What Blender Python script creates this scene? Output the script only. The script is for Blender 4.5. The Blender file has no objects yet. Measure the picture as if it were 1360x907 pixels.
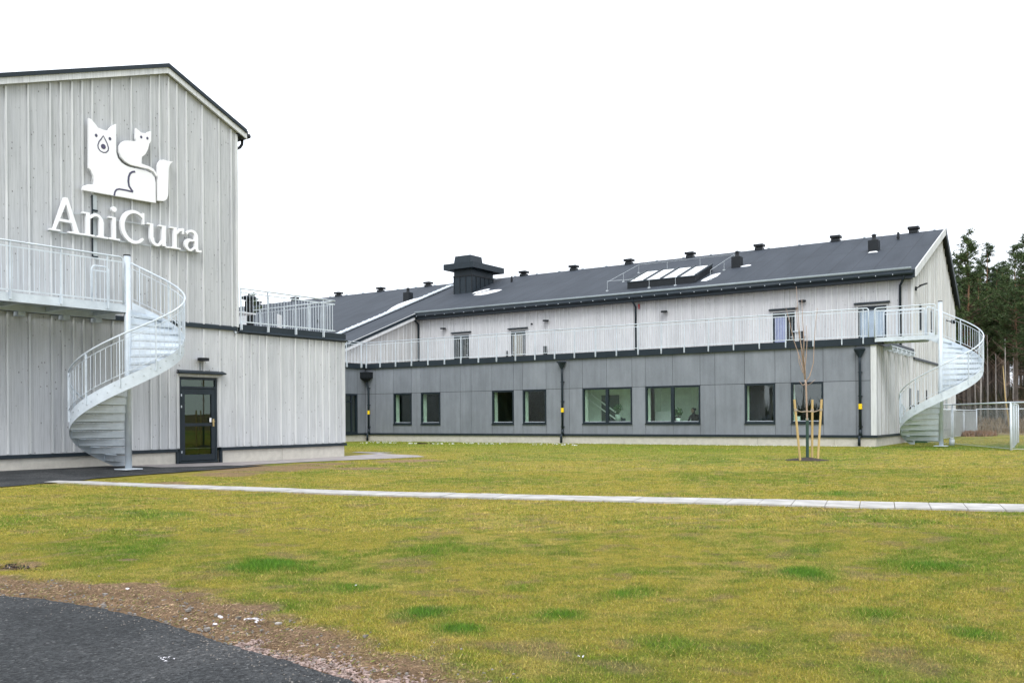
import bpy, math, random
import numpy as np
from mathutils import Vector, Matrix, noise
random.seed(7); rng = np.random.default_rng(11)
S = bpy.context.scene; COL = S.collection; D = bpy.data
R = math.radians
# ------------------------------------------------------------------ camera, sky, sun, exposure
TH = R(33.6); FX = Vector((-math.sin(TH), math.cos(TH), 0)); RX = Vector((math.cos(TH), math.sin(TH), 0))
cd = D.cameras.new("camera"); cam = D.objects.new("camera", cd); COL.objects.link(cam)
cam.location = (0, 0, 1.2)
cd.sensor_width = 36; cd.lens = 1203 / 1360 * 36; cd.shift_y = 100.8 / 1360; cd.clip_end = 2000; cd.clip_start = 0.05
cam.rotation_euler = (Matrix.Rotation(TH, 4, 'Z') @ Matrix.Rotation(R(90), 4, 'X') @ Matrix.Rotation(R(-0.42), 4, 'Z')).to_euler()
S.camera = cam
W = D.worlds.new("World"); S.world = W; W.use_nodes = True
nt = W.node_tree; nt.nodes.clear()
SUN_EL, SUN_ROT = R(48), R(150)
sky = nt.nodes.new('ShaderNodeTexSky'); sky.sky_type = 'NISHITA'; sky.sun_disc = False
sky.sun_elevation = SUN_EL; sky.sun_rotation = SUN_ROT; sky.dust_density = 6; sky.air_density = 1.4; sky.ozone_density = 1
hs = nt.nodes.new('ShaderNodeHueSaturation'); hs.inputs['Saturation'].default_value = 0.10
mxw = nt.nodes.new('ShaderNodeMix'); mxw.data_type = 'RGBA'; mxw.inputs[0].default_value = 0.75
mxw.inputs[7].default_value = (11.3, 12.0, 13.1, 1)
bg = nt.nodes.new('ShaderNodeBackground'); bg.inputs['Strength'].default_value = 0.12
wo = nt.nodes.new('ShaderNodeOutputWorld')
nt.links.new(sky.outputs[0], hs.inputs['Color']); nt.links.new(hs.outputs[0], mxw.inputs[6])
nt.links.new(mxw.outputs[2], bg.inputs[0]); nt.links.new(bg.outputs[0], wo.inputs[0])
sd = D.lights.new("sun", 'SUN'); sd.energy = 1.1; sd.angle = R(22); sd.color = (1, .985, .965)
sun = D.objects.new("sun", sd); COL.objects.link(sun)
sdir = Vector((math.sin(SUN_ROT) * math.cos(SUN_EL), math.cos(SUN_ROT) * math.cos(SUN_EL), math.sin(SUN_EL)))
sun.rotation_euler = sdir.to_track_quat('Z', 'Y').to_euler()
S.view_settings.view_transform = 'Standard'; S.view_settings.look = 'None'
S.view_settings.exposure = 0.46; S.view_settings.gamma = 1
S.render.engine = 'CYCLES'; S.cycles.max_bounces = 8; S.cycles.diffuse_bounces = 6; S.cycles.transparent_max_bounces = 12

# ------------------------------------------------------------------ materials
def newmat(name):
    m = D.materials.new(name); m.use_nodes = True; t = m.node_tree
    b = t.nodes['Principled BSDF']
    return m, t, b
def nd(t, typ, **kw):
    n = t.nodes.new(typ)
    for k, v in kw.items(): setattr(n, k, v)
    return n
def ramp(t, fac, stops):
    r = nd(t, 'ShaderNodeValToRGB'); e = r.color_ramp.elements
    e[0].position, e[0].color = stops[0][0], (*stops[0][1], 1); e[1].position, e[1].color = stops[-1][0], (*stops[-1][1], 1)
    for p, c in stops[1:-1]:
        x = e.new(p); x.color = (*c, 1)
    t.links.new(fac, r.inputs[0]); return r.outputs[0]
def coord(t, scale=(1, 1, 1)):
    tc = nd(t, 'ShaderNodeTexCoord'); mp = nd(t, 'ShaderNodeMapping'); mp.inputs['Scale'].default_value = scale
    t.links.new(tc.outputs['Object'], mp.inputs[0]); return mp.outputs[0]
def nz(t, vec, scale, detail=4, rough=.6):
    n = nd(t, 'ShaderNodeTexNoise'); n.inputs['Scale'].default_value = scale; n.inputs['Detail'].default_value = detail
    n.inputs['Roughness'].default_value = rough; t.links.new(vec, n.inputs['Vector']); return n.outputs[0]
def bump(t, b, h, strength=.3, dist=.01):
    n = nd(t, 'ShaderNodeBump'); n.inputs['Strength'].default_value = strength; n.inputs['Distance'].default_value = dist
    t.links.new(h, n.inputs['Height']); t.links.new(n.outputs[0], b.inputs['Normal'])
def mul(t, a, c, fac=1.0):
    m = nd(t, 'ShaderNodeMix', data_type='RGBA', blend_type='MULTIPLY'); m.inputs[0].default_value = fac
    t.links.new(a, m.inputs[6]); t.links.new(c, m.inputs[7]); return m.outputs[2]
def simple(name, c, rough=.6, metal=0, var=.12, scale=3, bs=0, bscale=60, spec=.5):
    m, t, b = newmat(name); v = coord(t)
    n = nz(t, v, scale, 6)
    lo = tuple(x * (1 - var) for x in c); hi = tuple(x * (1 + var) for x in c)
    t.links.new(ramp(t, n, [(.3, lo), (.7, hi)]), b.inputs['Base Color'])
    b.inputs['Roughness'].default_value = rough; b.inputs['Metallic'].default_value = metal
    b.inputs['Specular IOR Level'].default_value = spec
    if bs: bump(t, b, nz(t, v, bscale, 4), bs, .01)
    return m
def wood(name, c, knots=True, module=.25, axis='Y'):
    # weathered grey glazed spruce: vertical grain, sub-boards of slightly different tone, knots, streaks
    m, t, b = newmat(name)
    g = nz(t, coord(t, (28, 28, .8)), 1.6, 6, .7)
    base = ramp(t, g, [(.28, tuple(x * .70 for x in c)), (.5, c), (.72, tuple(min(1, x * 1.10) for x in c))])
    big = nz(t, coord(t, (1.2, 1.2, .35)), 1.3, 3)
    base = mul(t, base, ramp(t, big, [(.3, (.88, .885, .9)), (.7, (1, 1, 1))]))
    # board tone
    tc = nd(t, 'ShaderNodeTexCoord'); sp = nd(t, 'ShaderNodeSeparateXYZ'); t.links.new(tc.outputs['Object'], sp.inputs[0])
    dv = nd(t, 'ShaderNodeMath', operation='DIVIDE'); t.links.new(sp.outputs[axis], dv.inputs[0]); dv.inputs[1].default_value = module / 2
    fl = nd(t, 'ShaderNodeMath', operation='FLOOR'); t.links.new(dv.outputs[0], fl.inputs[0])
    wn = nd(t, 'ShaderNodeTexWhiteNoise', noise_dimensions='1D'); t.links.new(fl.outputs[0], wn.inputs['W'])
    base = mul(t, base, ramp(t, wn.outputs[0], [(0, (.88, .885, .885)), (1, (1, 1, 1))]))
    fr = nd(t, 'ShaderNodeMath', operation='FRACT'); t.links.new(dv.outputs[0], fr.inputs[0])
    base = mul(t, base, ramp(t, fr.outputs[0], [(0, (.72, .72, .73)), (.05, (1, 1, 1)), (1, (1, 1, 1))]))
    if knots:
        vo = nd(t, 'ShaderNodeTexVoronoi'); vo.inputs['Scale'].default_value = 1
        t.links.new(coord(t, (9, 9, 5.5)), vo.inputs['Vector'])
        gate = nz(t, coord(t, (9, 9, 5.5)), .9, 1)
        k = ramp(t, vo.outputs[0], [(.06, (.36, .34, .33)), (.16, (1, 1, 1))])
        mk = nd(t, 'ShaderNodeMix', data_type='RGBA', blend_type='MULTIPLY')
        t.links.new(ramp(t, gate, [(.43, (0, 0, 0)), (.49, (1, 1, 1))]), mk.inputs[0])
        t.links.new(base, mk.inputs[6]); t.links.new(k, mk.inputs[7]); base = mk.outputs[2]
    t.links.new(base, b.inputs['Base Color']); b.inputs['Roughness'].default_value = .75
    bump(t, b, g, .35, .004)
    return m
def galv(name, c=(.66, .69, .71)):
    m, t, b = newmat(name); vo = nd(t, 'ShaderNodeTexVoronoi'); vo.inputs['Scale'].default_value = 14
    t.links.new(coord(t), vo.inputs['Vector'])
    n = nz(t, coord(t), 2.2, 4)
    a = ramp(t, n, [(.3, tuple(x * .78 for x in c)), (.7, c)])
    t.links.new(mul(t, a, ramp(t, vo.outputs['Color'], [(0, (.86, .88, .9)), (1, (1, 1, 1))]), .7), b.inputs['Base Color'])
    b.inputs['Metallic'].default_value = .12; b.inputs['Roughness'].default_value = .5
    return m
def glass(name, tint=(.72, .86, .78), refl=1.0):
    m, t, b = newmat(name); t.nodes.remove(b)
    tr = nd(t, 'ShaderNodeBsdfTransparent'); tr.inputs[0].default_value = (*tint, 1)
    gl = nd(t, 'ShaderNodeBsdfGlossy'); gl.inputs['Roughness'].default_value = .01
    fr = nd(t, 'ShaderNodeFresnel'); gg = nd(t, 'ShaderNodeNewGeometry'); im = nd(t, 'ShaderNodeMix'); im.inputs[2].default_value = 1.8; im.inputs[3].default_value = 1 / 1.8
    t.links.new(gg.outputs['Backfacing'], im.inputs[0]); t.links.new(im.outputs[0], fr.inputs[0])
    # very slight pane waviness
    bn = nd(t, 'ShaderNodeBump'); bn.inputs['Strength'].default_value = .02; bn.inputs['Distance'].default_value = .02
    t.links.new(nz(t, coord(t), 1.3, 1), bn.inputs['Height']); t.links.new(bn.outputs[0], gl.inputs['Normal'])
    mx = nd(t, 'ShaderNodeMixShader'); t.links.new(fr.outputs[0], mx.inputs[0])
    t.links.new(tr.outputs[0], mx.inputs[1]); t.links.new(gl.outputs[0], mx.inputs[2])
    t.links.new(mx.outputs[0], t.nodes['Material Output'].inputs[0]); return m

M = {}
M['clad_l'] = wood('weathered_grey_cladding', (.565, .575, .588))
M['clad_r'] = wood('pale_grey_cladding', (.55, .552, .558), axis='X', knots=True)
M['clad_e'] = wood('end_wall_cladding', (.50, .49, .475), axis='Y')
M['clad_g'] = wood('gable_grey_cladding', (.51, .52, .53))
M['batten'] = wood('batten_wood', (.68, .69, .69), knots=False)
M['white_wood'] = wood('pale_corner_board', (.62, .63, .63), knots=False)
M['dark'] = simple('anthracite_metal', (.014, .023, .031), .5, 0, .15, 2, spec=.3)
M['black'] = simple('black_metal', (.010, .013, .016), .5, 0, .2, 3, spec=.3)
M['galv'] = galv('galvanised_steel', (.66, .72, .77)); M['galv_dull'] = galv('dull_galvanised_steel', (.50, .54, .56))
M['galv_dark'] = galv('dark_galvanised_pipe', (.24, .28, .29))
M['conc'] = simple('foundation_concrete', (.50, .475, .42), .9, 0, .12, 5, .3, 80)
M['white'] = simple('white_acrylic', (.82, .82, .83), .35, 0, .02, 2)
M['navy'] = simple('dark_violet_vinyl', (.055, .05, .10), .4)
M['snow'] = simple('old_snow', (.78, .80, .82), .7, 0, .05, 5, .3, 20)
M['yellow'] = simple('yellow_tape', (.80, .55, .0), .5, 0, .05)
M['brass'] = simple('brass', (.55, .42, .22), .3, .8)
M['glass'] = glass('window_glass', (.90, .98, .93)); M['glass_up'] = glass('terrace_door_glass', (.86, .88, .90)); M['glass_door'] = glass('door_glass', (.40, .66, .42))
M['stake'] = wood('raw_pine_stake', (.56, .40, .17), knots=False, axis='X')
M['green_wrap'] = simple('green_tree_guard', (.02, .055, .04), .6)
M['twig'] = simple('young_bark', (.34, .25, .19), .8, 0, .25, 30)
M['strap'] = simple('jute_strap', (.33, .27, .2), .9)
M['soil'] = simple('dark_soil', (.035, .025, .018), .95, 0, .4, 20, .8, 60)
M['stone'] = simple('pale_stone', (.38, .35, .32), .9, 0, .3, 8, .4, 60)
M['litter'] = simple('white_litter', (.7, .68, .72), .7, 0, .1, 8)
M['red'] = simple('red_plastic', (.45, .03, .03), .5)
M['bin_green'] = simple('dark_green_plastic', (.02, .075, .035), .5)
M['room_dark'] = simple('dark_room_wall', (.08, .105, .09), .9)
M['room_light'] = simple('pale_green_room_wall', (.80, .84, .79), .9)
M['curtain'] = simple('lavender_curtain', (.50, .52, .74), .9); M['blind_blue'] = simple('pale_blue_blind', (.50, .60, .68), .9); M['wire'] = simple('fence_wire', (.42, .45, .46), .6)  # the pale blue stands for sky reflected in a terrace door
M['curtain_y'] = simple('ochre_blind', (.34, .29, .20), .9)
M['skin'] = simple('skin', (.55, .36, .28), .6); M['hair'] = simple('dark_hair', (.02, .014, .01), .6)
M['cloth'] = simple('dark_clothes', (.02, .02, .025), .9)
M['leaf'] = simple('houseplant_leaf', (.05, .12, .04), .5, 0, .3, 10)
M['pot'] = simple('grey_pot', (.30, .34, .32), .7)
M['bark'] = simple('pine_bark', (.15, .10, .075), .95, 0, .35, 6)
M['orange'] = simple('orange_cover', (.5, .2, .08), .8)

def panel_mat():
    m, t, b = newmat('fibre_cement')
    v = coord(t, (1, 1, .6)); n = nz(t, v, 1.6, 6); n2 = nz(t, coord(t, (14, 14, 3)), 3, 5)
    a = ramp(t, n, [(.3, (.192, .210, .238)), (.7, (.245, .266, .300))])
    tc = nd(t, 'ShaderNodeTexCoord'); oi = nd(t, 'ShaderNodeNewGeometry')
    a = mul(t, a, ramp(t, n2, [(.3, (.9, .9, .9)), (.7, (1.0, 1.0, 1.0))]))
    a = mul(t, a, ramp(t, oi.outputs['Random Per Island'], [(0, (.86, .865, .875)), (1, (1.0, 1.0, 1.0))]))
    a = mul(t, a, ramp(t, nz(t, coord(t, (3.2, 3.2, .22)), 2.0, 5), [(.32, (.86, .86, .865)), (.6, (1, 1, 1))]))
    t.links.new(a, b.inputs['Base Color']); b.inputs['Roughness'].default_value = .6
    return m
M['panel'] = panel_mat()
def roof_mat():
    m, t, b = newmat('roofing_felt')
    n = nz(t, coord(t, (1, .25, .25)), 1.2, 6); n2 = nz(t, coord(t), 30, 3)
    a = ramp(t, n, [(.3, (.033, .041, .053)), (.7, (.050, .060, .076))])
    a = mul(t, a, ramp(t, n2, [(.3, (.8, .8, .8)), (.7, (1, 1, 1))]))
    tc = nd(t, 'ShaderNodeTexCoord'); sp = nd(t, 'ShaderNodeSeparateXYZ'); t.links.new(tc.outputs['Object'], sp.inputs[0])
    for ax, mod, w in (('X', 1.02, .035), ('Y', 3.7, .012)):
        dv = nd(t, 'ShaderNodeMath', operation='DIVIDE'); t.links.new(sp.outputs[ax], dv.inputs[0]); dv.inputs[1].default_value = mod
        fr = nd(t, 'ShaderNodeMath', operation='FRACT'); t.links.new(dv.outputs[0], fr.inputs[0])
        a = mul(t, a, ramp(t, fr.outputs[0], [(0, (.60, .6, .6)), (w, (.66, .66, .66)), (w * 1.3, (1, 1, 1)), (1, (1, 1, 1))]))
    t.links.new(a, b.inputs['Base Color']); b.inputs['Roughness'].default_value = .75
    b.inputs['Specular IOR Level'].default_value = .3
    bump(t, b, n2, .4, .01); return m
M['roof'] = roof_mat()
def attr_mat(name, attr, rough=.9, spec=.2, nscale=None, transl=0):
    m, t, b = newmat(name); a = nd(t, 'ShaderNodeAttribute'); a.attribute_name = attr
    c = a.outputs['Color']
    if nscale:
        n1 = nz(t, coord(t), nscale, 8, .78); n2 = nz(t, coord(t), 70, 5, .75)
        c = mul(t, c, ramp(t, n1, [(.28, (.58, .56, .52)), (.52, (.98, .98, .97)), (.75, (1.35, 1.28, 1.2))]))
        c = mul(t, c, ramp(t, n2, [(.30, (.42, .42, .42)), (.5, (.95, .95, .95)), (.72, (1.7, 1.62, 1.5))]))
        ad = nd(t, 'ShaderNodeMath', operation='ADD'); t.links.new(n1, ad.inputs[0]); t.links.new(n2, ad.inputs[1])
        bump(t, b, ad.outputs[0], 1.0, .03)
    t.links.new(c, b.inputs['Base Color']); b.inputs['Roughness'].default_value = rough; b.inputs['Specular IOR Level'].default_value = spec
    return m
M['ground'] = attr_mat('lawn_ground', 'col', nscale=9)
M['blade'] = attr_mat('grass_blade', 'col', .7, .25)
def asphalt_mat():
    m, t, b = newmat('asphalt'); v = coord(t)
    vo = nd(t, 'ShaderNodeTexVoronoi'); vo.inputs['Scale'].default_value = 62; t.links.new(v, vo.inputs['Vector'])
    n = nz(t, v, 1.1, 6); n2 = nz(t, v, 45, 4)
    a = ramp(t, n, [(.30, (.034, .038, .041)), (.5, (.060, .064, .067)), (.70, (.100, .102, .104))])
    a = mul(t, a, ramp(t, vo.outputs['Color'], [(0, (.35, .35, .36)), (.6, (1, 1, 1)), (.84, (1.4, 1.38, 1.35)), (1, (3.4, 3.2, 3.0))]))
    a = mul(t, a, ramp(t, n2, [(.3, (.7, .7, .7)), (.7, (1.15, 1.15, 1.15))]))
    t.links.new(a, b.inputs['Base Color']); b.inputs['Roughness'].default_value = .85; b.inputs['Specular IOR Level'].default_value = .3
    bump(t, b, vo.outputs[0], 1.0, .03); return m
M['asphalt'] = asphalt_mat()
M['slab'] = simple('pale_concrete_slab', (.40, .385, .365), .85, 0, .26, 3.5, .3, 90)
M['paving'] = simple('reddish_grey_paving', (.30, .27, .26), .9, 0, .25, 2.0, .3, 60)
def needle_mat(name, lo, hi):
    m, t, b = newmat(name); oi = nd(t, 'ShaderNodeObjectInfo'); g = nd(t, 'ShaderNodeNewGeometry')
    a = ramp(t, g.outputs['Random Per Island'], [(0, lo), (1, hi)])
    a = mul(t, a, ramp(t, oi.outputs['Random'], [(0, (.7, .75, .8)), (1, (1.15, 1.1, 1))]))
    t.links.new(a, b.inputs['Base Color']); b.inputs['Roughness'].default_value = .7; b.inputs['Specular IOR Level'].default_value = .2
    return m
M['needle'] = needle_mat('pine_needles', (.024, .048, .018), (.100, .145, .055))
def trunk_mat():
    m, t, b = newmat('scots_pine_trunk'); tc = nd(t, 'ShaderNodeTexCoord'); sp = nd(t, 'ShaderNodeSeparateXYZ')
    t.links.new(tc.outputs['Object'], sp.inputs[0])
    dv = nd(t, 'ShaderNodeMath', operation='DIVIDE'); t.links.new(sp.outputs['Z'], dv.inputs[0]); dv.inputs[1].default_value = 14
    a = ramp(t, dv.outputs[0], [(0, (.11, .10, .09)), (.35, (.14, .11, .085)), (.6, (.24, .135, .075)), (1, (.24, .135, .075))])
    n = nz(t, coord(t, (1, 1, .3)), 6, 4)
    t.links.new(mul(t, a, ramp(t, n, [(.3, (.6, .6, .6)), (.7, (1.2, 1.2, 1.2))])), b.inputs['Base Color'])
    b.inputs['Roughness'].default_value = .95; return m
M['trunk'] = trunk_mat()

# ------------------------------------------------------------------ mesh helpers
class MB:
    def __init__(s): s.v = []; s.f = []
    def add(s, vs, fs):
        n = len(s.v); s.v += [tuple(v) for v in vs]; s.f += [tuple(i + n for i in f) for f in fs]; return s
    def box(s, x0, x1, y0, y1, z0, z1):
        vs = [(x, y, z) for z in (z0, z1) for y in (y0, y1) for x in (x0, x1)]
        return s.add(vs, [(0, 2, 3, 1), (4, 5, 7, 6), (0, 1, 5, 4), (2, 6, 7, 3), (0, 4, 6, 2), (1, 3, 7, 5)])
    def tube(s, pts, r, n=8, caps=True, r1=None):
        P = [Vector(p) for p in pts]; rings = []
        up0 = None
        for i, p in enumerate(P):
            a = P[max(0, i - 1)]; b = P[min(len(P) - 1, i + 1)]; d = (b - a).normalized()
            if up0 is None:
                up0 = Vector((0, 0, 1)) if abs(d.z) < .9 else Vector((1, 0, 0))
            u = (up0 - d * up0.dot(d))
            if u.length < 1e-4: u = d.orthogonal()
            u.normalize(); w = d.cross(u); up0 = u
            rr = r if r1 is None else r + (r1 - r) * i / (len(P) - 1)
            rings.append([p + (u * math.cos(2 * math.pi * k / n) + w * math.sin(2 * math.pi * k / n)) * rr for k in range(n)])
        vs = [q for rg in rings for q in rg]; fs = []
        for i in range(len(P) - 1):
            for k in range(n):
                fs.append((i * n + k, i * n + (k + 1) % n, (i + 1) * n + (k + 1) % n, (i + 1) * n + k))
        if caps:
            fs.append(tuple(range(n))[::-1]); fs.append(tuple((len(P) - 1) * n + k for k in range(n)))
        return s.add(vs, fs)
    def bar(s, a, b, w, h, up=(0, 0, 1)):   # rectangular bar from a to b
        a, b = Vector(a), Vector(b); d = (b - a).normalized(); up = Vector(up); side = d.cross(up)
        if side.length < 1e-3: side = Vector((1, 0, 0))
        side.normalize(); u = side.cross(d)
        vs = [p + side * sx * w / 2 + u * sy * h / 2 for p in (a, b) for sx, sy in ((-1, -1), (1, -1), (1, 1), (-1, 1))]
        return s.add(vs, [(0, 1, 2, 3), (7, 6, 5, 4), (0, 4, 5, 1), (1, 5, 6, 2), (2, 6, 7, 3), (3, 7, 4, 0)])
    def prism(s, poly, fn, t0, t1):  # poly 2D, fn(a,b,t)->xyz
        n = len(poly); vs = [fn(a, b, t0) for a, b in poly] + [fn(a, b, t1) for a, b in poly]
        fs = [tuple(range(n)), tuple(range(2 * n - 1, n - 1, -1))] + [(i, i + n, (i + 1) % n + n, (i + 1) % n) for i in range(n)]
        return s.add(vs, fs)
    def build(s, name, mat, parent=None, smooth=False, bevel=0, loc=None):
        me = D.meshes.new(name); v = s.v
        if loc is not None: v = [(a - loc[0], b - loc[1], c - loc[2]) for a, b, c in v]
        me.from_pydata(v, [], s.f); me.validate()
        o = D.objects.new(name, me); COL.objects.link(o); me.materials.append(M[mat] if isinstance(mat, str) else mat)
        if smooth: me.shade_smooth()
        if parent: o.parent = parent
        if loc is not None: o.location = loc
        if bevel:
            b = o.modifiers.new('bevel', 'BEVEL'); b.width = bevel; b.segments = 2; b.limit_method = 'ANGLE'
        fixn(me); return o
def build2(a, ma, b, mb_, name, parent):
    """one wall mesh with its boards (material a) and its cover battens (material b)"""
    n = len(a.v); nf = len(a.f); c = MB(); c.v = a.v + b.v; c.f = a.f + [tuple(i + n for i in f) for f in b.f]
    o = c.build(name, ma, parent); o.data.materials.append(M[mb_])
    for p in o.data.polygons[nf:]: p.material_index = 1
    return o
import bmesh
def fixn(me):
    bm = bmesh.new(); bm.from_mesh(me); bmesh.ops.recalc_face_normals(bm, faces=bm.faces); bm.to_mesh(me); bm.free()
def tag(o, label=None, cat=None, group=None, kind=None):
    if label: o['label'] = label
    if cat: o['category'] = cat
    if group: o['group'] = group
    if kind: o['kind'] = kind
    return o
def empty(name, loc, label, cat, rz=0, group=None, kind=None):
    o = D.objects.new(name, None); COL.objects.link(o); o.location = loc; o.rotation_euler = (0, 0, rz); o.empty_display_size = .3
    return tag(o, label, cat, group, kind)
def copy_tree(o, parent=None):
    c = o.copy(); COL.objects.link(c); c.parent = parent
    for ch in [x for x in o.children]: copy_tree(ch, c)
    return c
def wall_cells(mb, a0, a1, z0, z1, ops, fn, depth):
    """wall front (t=0) with openings (a,b,za,zb) and reveals to t=-depth; fn(a,z,t)"""
    xs = sorted({a0, a1, *[o[0] for o in ops], *[o[1] for o in ops]}); zs = sorted({z0, z1, *[o[2] for o in ops], *[o[3] for o in ops]})
    for i in range(len(xs) - 1):
        for j in range(len(zs) - 1):
            cx, cz = (xs[i] + xs[i + 1]) / 2, (zs[j] + zs[j + 1]) / 2
            if any(o[0] < cx < o[1] and o[2] < cz < o[3] for o in ops): continue
            mb.add([fn(xs[i], zs[j], 0), fn(xs[i + 1], zs[j], 0), fn(xs[i + 1], zs[j + 1], 0), fn(xs[i], zs[j + 1], 0)], [(0, 1, 2, 3)])
    for a, b, c, d in ops:
        for (p, q) in (((a, c), (b, c)), ((b, c), (b, d)), ((b, d), (a, d)), ((a, d), (a, c))):
            mb.add([fn(*p, 0), fn(*q, 0), fn(*q, -depth), fn(*p, -depth)], [(0, 1, 2, 3)])
    return mb
def rounded_rail(a, b, zr, zb0, zb1, r=.09, n=5, ends=(True, True)):
    """path of a hand rail from a to b (xy), rising from the base at rounded ends"""
    a, b = Vector((*a, 0)), Vector((*b, 0)); d = (b - a).normalized(); pts = []
    if ends[0]:
        pts.append((a.x, a.y, zb0))
        for k in range(n + 1):
            t = math.pi / 2 * k / n; p = a + d * (r - r * math.cos(t)); pts.append((p.x, p.y, zr - r + r * math.sin(t)))
    else: pts.append((a.x, a.y, zr))
    if ends[1]:
        for k in range(n + 1):
            t = math.pi / 2 * (1 - k / n); p = b - d * (r - r * math.cos(t)); pts.append((p.x, p.y, zr - r + r * math.sin(t)))
        pts.append((b.x, b.y, zb1))
    else: pts.append((b.x, b.y, zr))
    return pts
def railing(parent, a, b, zb, zr, posts, ends=(True, True), bar_gap=.11, bracket=0, off=(0, 0), post_w=.045, barr=.007):
    """straight railing: handrail, posts (each a part), baluster infill"""
    A, B = Vector((*a, 0)), Vector((*b, 0)); L = (B - A).length; d = (B - A).normalized()
    MB().tube(rounded_rail(a, b, zr, zb, zb, ends=ends), .021, 8).build('handrail', 'galv', parent, True)
    m = MB(); z1, z0 = zr - .11, zb + .06
    m.bar(A + Vector((0, 0, z1)), B + Vector((0, 0, z1)), .008, .03); m.bar(A + Vector((0, 0, z0)), B + Vector((0, 0, z0)), .008, .03)
    n = int(L / bar_gap)
    for i in range(1, n):
        p = A + d * (L * i / n); m.tube([(p.x, p.y, z0), (p.x, p.y, z1)], barr, 5, False)
    m.build('balusters', 'galv', parent)
    nrm = Vector((d.y, -d.x, 0))
    for s in posts:
        p = A + d * s
        q = MB().bar((p.x, p.y, zb - bracket), (p.x, p.y, zr - .02), post_w, .02, up=d)
        if bracket:
            q.bar((p.x - nrm.x * 0, p.y, zb - bracket), (p.x, p.y, zb + .02), post_w * 2.2, .03, up=d)
            for zz in (.06, .2):
                c = Vector((p.x, p.y, zb - bracket + zz)); q.tube([c - nrm * .03, c + nrm * .03], .012, 6)
        q.build('post', 'galv', parent)

# ------------------------------------------------------------------ ground
def poly_dist_side(px, py, line):
    """distance to polyline and sign (above the line in y)"""
    best = np.full(px.shape, 1e9)
    for (x0, y0), (x1, y1) in zip(line[:-1], line[1:]):
        dx, dy = x1 - x0, y1 - y0; t = np.clip(((px - x0) * dx + (py - y0) * dy) / (dx * dx + dy * dy), 0, 1)
        best = np.minimum(best, np.hypot(px - x0 - t * dx, py - y0 - t * dy))
    lx = np.array([p[0] for p in line]); ly = np.array([p[1] for p in line])
    return best, np.sign(py - np.interp(px, lx, ly))
ROAD = [(-40, 1.2), (-16, 2.3), (-9, 2.95), (-6.36, 3.22), (-6.01, 3.32), (-5.43, 3.36), (-4.83, 3.33), (-3.96, 3.18), (-3.49, 3.12), (-3.09, 3.07), (-2.83, 3.02), (-1.5, 2.7), (0, 2.1), (2, .9), (4, -1), (6, -5)]
def vnoise(x, y, f, seed=0):
    """cheap smooth value noise"""
    X, Y = x * f + seed * 17.3, y * f + seed * 9.1; xi, yi = np.floor(X), np.floor(Y); fx, fy = X - xi, Y - yi
    fx = fx * fx * (3 - 2 * fx); fy = fy * fy * (3 - 2 * fy)
    def h(a, b):
        q = np.sin(a * 127.1 + b * 311.7 + seed * 3.3) * 43758.5453; return q - np.floor(q)
    return (h(xi, yi) * (1 - fx) + h(xi + 1, yi) * fx) * (1 - fy) + (h(xi, yi + 1) * (1 - fx) + h(xi + 1, yi + 1) * fx) * fy
def fbm(x, y, f, seed=0, o=4):
    s = 0; a = .5; t = 0
    for k in range(o): s = s + a * vnoise(x, y, f * 2 ** k, seed + k); t += a; a *= .55
    return s / t
LUSH = [(-1.93, 6.95, .24, 1), (-2.32, 8.22, .3, .7), (-5.83, 5.18, .38, 1), (-2.74, 5.59, .17, .8), (-1.23, 7.86, .38, .75), (-1.22, 5.75, .16, .8), (-.66, 5.57, .2, .8),
        (-2.84, 4.75, .14, .8), (-3.54, 4.32, .16, 1), (-3.11, 4.12, .16, 1), (-3.47, 5.3, .2, .5), (-4.48, 4.75, .2, .6), (-3.56, 14.3, .5, .6), (-10.06, 6.94, .6, .6),
        (-5.09, 6.52, .4, .5), (-4.4, 3.95, .25, .7), (-1.9, 4.4, .2, .6), (-.9, 4.5, .2, .6), (-7.6, 5.1, .5, .5), (.3, 6.4, .3, .7), (-6.9, 8.2, .5, .5)]
BARE = [(-17.13, 15.14, 1.5), (-16.17, 13.03, .9), (-16.57, 19.57, 1.0), (-15.09, 16.14, .7), (-17.5, 17.2, .8), (-7.6, 3.98, .28), (-14.9, 10.6, .5), (-18.6, 15.8, .5), (-7.1, 4.68, .12)]
SOIL_W = lambda x: np.interp(x, [-9, -7.4, -5.7, -4.7, -3.5, -2.5, 0], [.45, .52, .68, .62, .52, .40, .3])
def road_y(x): return np.interp(x, [p[0] for p in ROAD], [p[1] for p in ROAD])
def soil_mask(x, y):
    d, sg = poly_dist_side(x, y, ROAD); n = fbm(x, y, 2.2, 3)
    w = SOIL_W(x) * (.62 + .75 * n)
    m = np.clip((w * (.8 + .45 * fbm(x, y, 7, 33, 3)) - d) / .22 + .5, 0, 1) * (sg > -2)
    for bx, by, br in BARE:
        q = np.hypot((x - bx), (y - by)) / (br * (.45 + 1.1 * fbm(x, y, 1.6, 5)))
        m = np.maximum(m, np.clip((1.05 - q) / .35, 0, 1) * .85)
    d2 = np.abs(y - path_mid(x)); m = np.maximum(m, np.clip((.62 - d2) / .15, 0, 1) * .55 * (fbm(x, y, 3, 9) > .5))
    return m
PATH_F = [(-17.4, 9.95), (-15.19, 10.22), (-12.6, 10.62), (-9.32, 11.18), (-5.8, 12.12), (-2.37, 13.11), (-.98, 13.53), (3, 14.8), (9, 16.8), (20, 20.7)]
PATH_N = [(-17.2, 9.55), (-14.93, 9.83), (-12.56, 10.09), (-8.87, 10.65), (-5.6, 11.42), (-2.21, 12.28), (-.96, 12.66), (3, 13.9), (9, 15.9), (20, 19.8)]
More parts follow.
